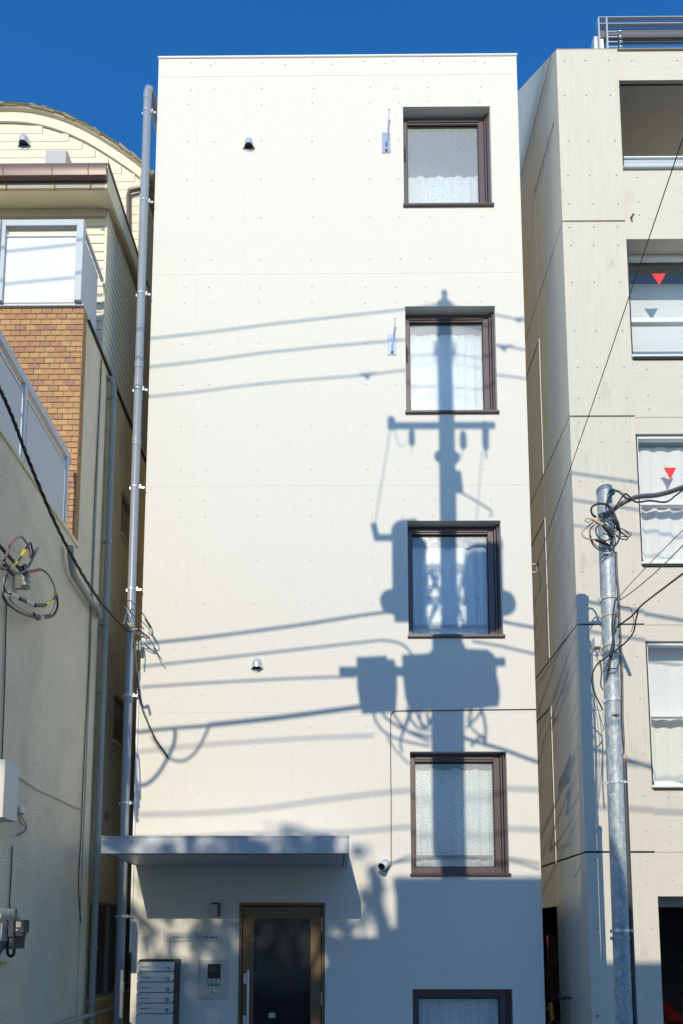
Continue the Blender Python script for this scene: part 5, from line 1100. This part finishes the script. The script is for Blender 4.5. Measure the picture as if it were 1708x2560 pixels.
def insul(zx, zy0, zy1, w_):
    a, b_ = shd(zx, zy0), shd(zx, zy1); mb = MB(); L_ = a.z-b_.z
    mb.lathe((a.x, cyp-.13, b_.z), [(.012, 0), (w_*.6, L_*.06), (w_, L_*.25), (w_*.7, L_*.3), (w_, L_*.45), (w_*.75, L_*.5), (w_*.95, L_*.7), (w_*.6, L_)], 14); obj('hanging_insulator', mb, 'porcelain', U_, True)
insul(590, 160, 268, .045); insul(925, 175, 290, .05); insul(1070, 110, 300, .05)
a, b_ = shd(458, 160), shd(458, 72); mb = MB(); mb.lathe((a.x, cyp-.13, a.z), [(.03, 0), (.05, .02), (.05, .14), (.03, .17)], 14); obj('end_insulator', mb, 'porcelain', U_, True)
def uw(pts, r, nme='jumper_wire', m='black', sm=4): obj(nme, MB().tube([shd(x, y)+Vector((0, -.1, .052)) for x, y in pts], r, 6, smooth_pts=sm), m, U_, True)
uw([(455, 160), (420, 400), (370, 700), (355, 810)], .006); uw([(475, 160), (500, 270), (520, 300), (560, 285)], .005); uw([(590, 268), (595, 350)], .004); uw([(1055, 330), (1035, 560), (1015, 780)], .005); uw([(925, 290), (915, 390)], .005); uw([(1070, 300), (1082, 380)], .010)
uw([(890, 590), (980, 640), (1110, 720), (1113, 760)], .013, 'side_arm', 'galv', 1)
uw([(890, 470), (905, 600)], .05, 'side_arm', 'galv', 1)
# two transformers
for i, (x0, x1, y0, y1) in enumerate(((470, 690, 815, 1385), (955, 1185, 885, 1395))):
    a, b_ = shd(x0, y1), shd(x1, y0); r = (b_.x-a.x)/2; xm = (a.x+b_.x)/2; hgt = b_.z-a.z; yc = cyp-.05
    mb = MB(); mb.lathe((xm, yc, a.z), [(r*.86, 0), (r, .03), (r, hgt*.88), (r*1.04, hgt*.89), (r*1.04, hgt*.93), (r*1.0, hgt*.97), (r*.9, hgt)], 24); tr_ = obj('transformer', mb, 'transformer', U_, True)
    sgn = -1 if i == 0 else 1
    mb = MB(); mb.lathe((xm+sgn*r*1.0, yc, a.z+.16), [(.02, -.04), (.15, -.035), (.15, .035), (.02, .04)], 20, (0, 1, 0)); obj('radiator', mb, 'transformer', tr_, True)
    mb = MB(); mb.lathe((xm-sgn*r*.3, yc, a.z+hgt), [(.05, -.03), (.05, .04), (.03, .1)], 12); mb.box(xm-sgn*r-.02, xm-sgn*r+.02, yc-.03, yc+.03, a.z+.3, a.z+.8); obj('bushing', mb, 'porcelain', tr_, True)
a = shd(410, 892); mb = MB(); mb.box(shd(350, 892).x, shd(480, 892).x, cyp-.06, cyp-.0, a.z-.03, a.z+.035); mb.tube([shd(372, 905), shd(350, 810)], .038, 10); obj('cutout_arm', mb, 'galv', U_)
# platform, braces
for (x0, x1, y_, hh) in ((480, 1180, 1400, .03), (640, 1000, 985, .045), (640, 990, 1200, .035)):
    a, b_ = shd(x0, y_), shd(x1, y_); mb = MB(); mb.box(a.x, b_.x, cyp-.14, cyp-.06, a.z-hh, a.z+hh); obj('platform_beam', mb, 'galv', U_)
for pts in (((700, 1000), (790, 1190)), ((700, 1190), (760, 1060)), ((680, 1400), (760, 1250)), ((960, 1010), (890, 1190)), ((950, 1400), (890, 1260)), ((700, 1390), (620, 1180))):
    uw(pts, .03, 'brace', 'galv', 0)
# lower crossarm and boxes
a, b_ = shd(120, 1745), shd(560, 1745); mb = MB(); mb.box(a.x, b_.x, cyp-.14, cyp-.07, a.z-.045, a.z+.045); obj('crossarm', mb, 'galv', U_)
a, b_ = shd(940, 1682), shd(1202, 1690); mb = MB(); mb.box(a.x, b_.x, cyp-.14, cyp-.07, a.z-.04, a.z+.04); obj('crossarm', mb, 'galv', U_)
def ubox(pts, nme='equipment_box', m='transformer', th=.22):
    P0 = [shd(x, y) for x, y in pts]; n = len(P0); mb = MB()
    mb.add([(p.x, cyp-.15-th, p.z+.13) for p in P0]+[(p.x, cyp-.15, p.z+.13) for p in P0], [tuple(range(n)), tuple(range(2*n-1, n-1, -1))]+[(i, n+i, n+(i+1) % n, (i+1) % n) for i in range(n)]); obj(nme, mb, m, U_)
ubox([(228, 1705), (425, 1695), (432, 1720), (475, 1718), (480, 1850), (470, 2005), (250, 2018), (232, 1900)])
ubox([(525, 1690), (700, 1680), (745, 1625), (735, 1990), (570, 2010), (545, 1960), (528, 1800)])
ubox([(920, 1600), (945, 1650), (1085, 1655), (1130, 1690), (1128, 1760), (1145, 1830), (1150, 1900), (1140, 1968), (940, 1990), (900, 1990)])
a, b_ = shd(720, 1990), shd(950, 1535); mb = MB(); mb.lathe(((a.x+b_.x)/2, cyp, a.z), [(.16, 0), (.185, .05), (.185, b_.z-a.z-.02), (.17, b_.z-a.z)], 20); obj('cable_closure', mb, 'transformer', U_, True)
a, b_ = shd(720, 2280), shd(950, 2000); mb = MB(); mb.lathe(((a.x+b_.x)/2, cyp, a.z-1.2), [(.17, 0), (.2, .05), (.2, 1.2+b_.z-a.z)], 20); obj('cable_sleeve', mb, 'transformer', U_, True)
rndw = random.Random(5)
for pts in (((340, 2010), (360, 2100), (430, 2180), (560, 2230), (710, 2260)), ((385, 2010), (430, 2080), (540, 2150), (640, 2180), (720, 2200)), ((460, 2030), (540, 2140), (600, 2180), (710, 2230)), ((520, 2220), (545, 2140), (580, 2040), (600, 2010)),
            ((560, 2010), (590, 2090), (650, 2150), (700, 2120), (690, 2040)), ((620, 2010), (640, 2080), (690, 2140), (720, 2080)), ((960, 2000), (985, 2060), (960, 2120)), ((1000, 2000), (960, 2080), (1000, 2160), (1060, 2200), (1080, 2240)), ((1030, 1980), (1060, 2060), (1075, 2150), (1070, 2260)),
            ((950, 2140), (1010, 2080), (1050, 2030)), ((980, 2260), (1040, 2200), (1070, 2230)), ((430, 2200), (500, 2300), (580, 2380)), ((600, 2020), (560, 2120), (520, 2220), (530, 2300)), ((660, 2010), (650, 2110), (690, 2160), (720, 2150))):
    uw(pts, rndw.uniform(.009, .018), 'drop_wire')
# street cables, x/y are the photographed shadow positions (display px * 1.0893)
X2_ = 2.5-.13*D
def street(pts, r, label, ext=True, d=D, m='black', twist=False, end2=False, Y=0.):
    s = 1.0893; P = [SH(x*s, y*s, d+Y, Y) for x, y in pts]
    if end2:
        v = (P[0]-P[1]).normalized(); P = [P[0]+v*9+Vector((0, 0, .5)), P[0]+v*4+Vector((0, 0, .12))]+P
        v = P[-1]-P[-2]; P.append(P[-1]+v*((X2_-P[-1].x)/v.x))
    elif ext:
        v = (P[0]-P[1]).normalized(); P = [P[0]+v*9+Vector((0, 0, .5)), P[0]+v*4+Vector((0, 0, .12))]+P
        v = (P[-1]-P[-2]).normalized(); P = P+[P[-1]+v*4+Vector((0, 0, .12)), P[-1]+v*9+Vector((0, 0, .5))]
    P = spline(P, 6); mb = MB(); mb.tube(P, r, 7)
    return single('street_cable', mb, m, label, 'cable', True, 'cables strung along the street')
street([(345, 777), (640, 742), (930, 710), (1017, 700), (1150, 725), (1205, 737)], .012, 'topmost street cable resting on the utility pole head', end2=True)
street([(345, 842), (640, 806), (930, 780), (1040, 775), (1145, 792), (1205, 803)], .012, 'street cable just below the topmost one', end2=True)
street([(340, 911), (600, 881), (845, 860), (930, 850), (1040, 852), (1145, 861), (1210, 870)], .011, 'street cable carried past the upper crossarm', end2=True)
street([(325, 1478), (640, 1441), (860, 1408), (935, 1404), (1040, 1406), (1165, 1428), (1225, 1440)], .019, 'street cable level with the transformer platform')
street([(325, 1530), (600, 1500), (850, 1472), (885, 1470), (925, 1480), (950, 1508)], .014, 'street cable curving down into the equipment box', ext=False)
street([(1085, 1472), (1150, 1483), (1225, 1500), (1400, 1535), (1800, 1590)], .015, 'street cable leaving the pole to the right above the boxes', ext=False)
street([(325, 1577), (500, 1566), (700, 1556), (815, 1553)], .013, 'street cable ending at the lower crossarm', ext=False)
street([(-400, 1790), (100, 1720), (320, 1680), (480, 1665), (640, 1648), (820, 1624)], .022, 'thick street cable running into the left equipment box', ext=False)
street([(480, 1664), (640, 1647), (830, 1622)], .03, 'thick taped splice on the street cable beside the equipment box', ext=False)
street([(402, 1672), (400, 1705), (385, 1740), (360, 1780), (330, 1802), (300, 1792), (270, 1760), (250, 1700), (230, 1690)], .024, 'long slack cable loop hanging under the thick street cable', ext=False)
street([(482, 1664), (465, 1700), (450, 1725), (425, 1745), (400, 1745), (380, 1732), (350, 1690)], .018, 'short slack cable loop hanging under the thick street cable', ext=False)
street([(-300, 1810), (320, 1725), (640, 1698), (860, 1688)], .011, 'faint lower street cable left of the pole', ext=False, d=13)
street([(1030, 1680), (1085, 1700), (1160, 1722), (1232, 1748), (1400, 1800), (1800, 1930)], .022, 'thick cable running down to the right from the pole', ext=False)
street([(310, 1870), (560, 1860), (750, 1835), (930, 1815), (1100, 1806), (1235, 1812)], .014, 'distant telephone cable strung across the street', d=15)
street([(300, 1925), (560, 1915), (800, 1910), (940, 1898), (1100, 1896), (1235, 1905)], .014, 'lowest distant telephone cable strung across the street', d=15)
street([(870, 2000), (940, 1965), (1050, 1950), (1165, 1968), (1240, 1982)], .010, 'thin wire fanning from the pole just above the shaded zone', ext=False, d=D)
street([(850, 1990), (940, 1975), (1050, 1966), (1165, 1975), (1240, 1995)], .012, 'second thin wire fanning from the pole above the shaded zone', ext=False, d=D)
t = thing('added_cable_pole', 'slim steel pole added out of view to end the three upper cables', 'pole', (X2_, -D, .12))  # unseen pole, added so the upper cable shadows stop at the gap
mb = MB(); mb.lathe((X2_, -D, .12), [(.075, 0), (.05, SH(1313, 790, D).z+.3)], 16); obj('shaft', mb, 'galv', t, True)
def side_street(pts, r, label):
    P = [SH(x, y, D-.42, -.42) for x, y in pts]; v = (P[1]-P[0]); P = [P[0]+v*((X2_-P[0].x)/v.x)]+P+[P[-1]+v*2-Vector((0, 0, .0)), P[-1]+v*7+Vector((0, 0, .3))]
    return single('street_cable', MB().tube(spline(P, 5), r, 7), 'black', label, 'cable', True, 'cables strung along the street')
side_street([(1434, 1183), (1594, 1206)], .014, 'upper cable leaving the added slim pole to the right')
side_street([(1434, 1250), (1596, 1275)], .013, 'middle cable leaving the added slim pole to the right')
side_street([(1434, 1313), (1602, 1338)], .010, 'lower thin cable leaving the added slim pole to the right')
for i, (x, y, d_) in enumerate(((845, 861, 0), (1160, 797, 0), (1192, 733, 0))):
    s = 1.0893; c = SH(x*s, y*s, D); t = thing('cable_spacer', ['bat-shaped cable spacer clip hanging left of the pole', 'bat-shaped cable spacer clip hanging right of the pole', 'small cable spacer clip on the topmost street cable'][i], 'spacer', c)
    k_ = 1 if i < 2 else .8; mb = MB(); pr = [(-.11, .02), (.11, .035), (.02, -.01), (-.0, -.065), (-.06, -.015)]
    mb.add([(c.x+a*k_, c.y-.01, c.z+b_*k_) for a, b_ in pr]+[(c.x+a*k_, c.y+.01, c.z+b_*k_) for a, b_ in pr], [(4, 3, 2, 1, 0), (5, 6, 7, 8, 9)]+[(i_, (i_+1) % 5, 5+(i_+1) % 5, 5+i_) for i_ in range(5)]); obj('clip', mb, 'black', t)

# houses across the street
def far_house(name, label, x0, x1, y0, y1, h, wins, step=None):
    t = thing(name, label, 'house', ((x0+x1)/2, y1, 0)); mb = MB(); mb.box(x0, x1, y0, y1, .12, h); obj('wall', mb, 'far_wall', t)
    mb = MB(); mb.box(x0-.02, x1+.02, y0, y1+.05, h, h+.12); obj('parapet', mb, 'roof', t)
    for (wx, wz) in wins:
        mb = MB()
        for q in ((wx, wx+.06, wz, wz+1.2), (wx+1.34, wx+1.4, wz, wz+1.2), (wx+.06, wx+1.34, wz, wz+.06), (wx+.06, wx+1.34, wz+1.14, wz+1.2)): mb.box(q[0], q[1], y1+.001, y1+.05, q[2], q[3])
        F_ = obj('window', mb, 'canopy', t); mb = MB(); mb.box(wx+.06, wx+1.34, y1+.001, y1+.02, wz+.06, wz+1.14); obj('pane', mb, 'screen', F_)
    mb = MB(); mb.box((x0+x1)/2-.45, (x0+x1)/2+.45, y1+.001, y1+.05, .12, 2.15); obj('door', mb, 'door_brown', t); return t
dH = 16.0
def fx(x): return x-.12*dH
def fz(z): return z+.524*dH
far_house('distant_house', 'low rendered house across the street, right of the tall one', fx(2.52), 16, -24, -dH-.3, fz(1.42)-.12, [(2, 1), (6, 1), (3, 5), (7, 5)])
far_house('distant_house', 'lowest rendered house across the street, behind the street tree', -14, fx(-.33), -20.5, -dH-.3, fz(.55)-.12, [(-12, 1), (-9, 1), (-6, 1), (-9, 5), (-6, 5)])
th = far_house('tall_house', 'taller stepped house across the street facing the white building', fx(.50), fx(2.50), -dH-6, -dH, fz(2.46)-.12, [(fx(.7), 4.6), (fx(.7), 7.4)])
mb = MB(); mb.box(fx(-.30), fx(.50)-.002, -dH-5, -dH-.1, .12, fz(1.84)); obj('lower_wing', mb, 'far_wall', th)
for k_ in range(7):
    mb = MB(); xx = fx(.56)+k_*.3; mb.tube([(xx, -dH-.15, fz(2.46)), (xx, -dH-.15, fz(2.46)+.12)], .012, 6); obj('added_roof_post', mb, 'galv', th)  # unseen roof posts added to break up the shade edge on the wall
mb = MB(); mb.tube([(fx(.9), -dH-.4, fz(2.46)), (fx(.9), -dH-.4, fz(2.46)+.25)], .014, 6); mb.tube([(fx(.9)-.12, -dH-.4, fz(2.46)+.2), (fx(.9)+.12, -dH-.4, fz(2.46)+.22)], .008, 6); obj('added_aerial', mb, 'galv', th)  # mast added on the roof for the same softer shade edge
mb = MB(); mb.box(fx(.27), fx(.50)-.002, -dH-2, -dH-.1, fz(1.84)+.001, fz(1.95)); obj('upper_step', mb, 'far_wall', th)

# trees across the street
def tree(name, label, base, h, boxes, seed, trunk_r=.12):
    rnd = random.Random(seed); t = thing(name, label, 'tree', base); b0 = Vector(base)
    mb = MB(); mb.tube([b0, b0+Vector((.05, 0, h*.4)), b0+Vector((-.05, .05, h*.7)), b0+Vector((.05, 0, h*.92))], [trunk_r, trunk_r*.8, trunk_r*.5, trunk_r*.2], 10, smooth_pts=3)
    tr_ = obj('trunk', mb, 'bark', t, True); lv = MB(); lb = MB()
    for (cxx, cyy, czz, rx, ry, rz, n, ls) in boxes:
        c = Vector((cxx, cyy, czz)); src = Vector((b0.x, b0.y, min(czz-.2, h*.85)*rnd.uniform(.75, .95)))
        lb.tube([src, (src+c)/2+Vector((0, 0, .15)), c], [trunk_r*.35, .03, .012], 6, smooth_pts=3)
        clumps = [Vector((rnd.gauss(0, .42), rnd.gauss(0, .42), rnd.gauss(0, .42))) for _ in range(max(4, n//45))]
        for k in range(n):
            q = rnd.choice(clumps)+Vector((rnd.gauss(0, .17), rnd.gauss(0, .17), rnd.gauss(0, .17)))
            p = c+Vector((q.x*rx, q.y*ry, q.z*rz))
            u = Vector((rnd.gauss(0, 1), rnd.gauss(0, 1), rnd.gauss(0, .5))).normalized(); v_ = u.cross(Vector((rnd.gauss(0, 1), rnd.gauss(0, 1), rnd.gauss(0, 1)))).normalized()
            s_ = ls*rnd.uniform(.7, 1.3); lv.add([p-u*s_, p+v_*s_*.42, p+u*s_, p-v_*s_*.42], [(0, 1, 2, 3)])
    obj('limbs', lb, 'bark', t, True); obj('crown', lv, 'leaf', t, kind=None)
dT = 22.0
def tp_(x, z): return (x-.13*dT, -dT, z+.524*dT)
tree('street_tree', 'leafy street tree left of the utility pole across the street', (-4.4, -dT, .12), 14.0,
     [(*tp_(x_, 2.09), .34, .9, .15, 74, .085) for x_ in (-2.4, -2.05, -1.7, -1.3, -.95, -.6, -.25, .05)]+
     [(*tp_(-.75, 2.93), .3, .5, .08, 26, .09), (*tp_(-.2, 2.9), .4, .5, .08, 40, .09), (*tp_(.2, 2.88), .25, .5, .06, 20, .08)]+
     [(*tp_(-2.15, 1.80), .36, .9, .18, 70, .085), (*tp_(-1.6, 1.84), .3, .9, .13, 36, .08), (*tp_(-1.25, 1.78), .3, .9, .15, 44, .08), (*tp_(-.7, 1.82), .35, .9, .18, 90, .09), (*tp_(-.2, 1.84), .2, .9, .14, 110, .09)]+
     [(*tp_(-2.0, 1.45), .4, .9, .2, 140, .09), (*tp_(-1.5, 1.36), .4, .9, .2, 230, .09), (*tp_(-.9, 1.42), .5, .9, .22, 460, .10)]+
     [(*tp_(.46, 2.34), .07, .6, .08, 170, .08), (*tp_(.43, 2.12), .10, .6, .13, 330, .08), (*tp_(.30, 2.02), .05, .5, .04, 30, .07), (*tp_(.1, 1.90), .16, .5, .05, 40, .08)], 11, .2)  # these leaf clumps are added to soften the stepped shade beside the canopy
tree('bushy_tree', 'bushy evergreen tree beside the street tree across the street', (-3.4, -dT-1.2, .12), 12.8,
     [(tp_(x_, 0)[0]-.15, -dT-1.0, tp_(0, .95)[2]+.524, .45, .8, .38, n_, .12) for x_, n_ in ((-2.05, 130), (-1.6, 230), (-1.1, 480), (-.6, 480), (-.1, 380))], 12, .18)
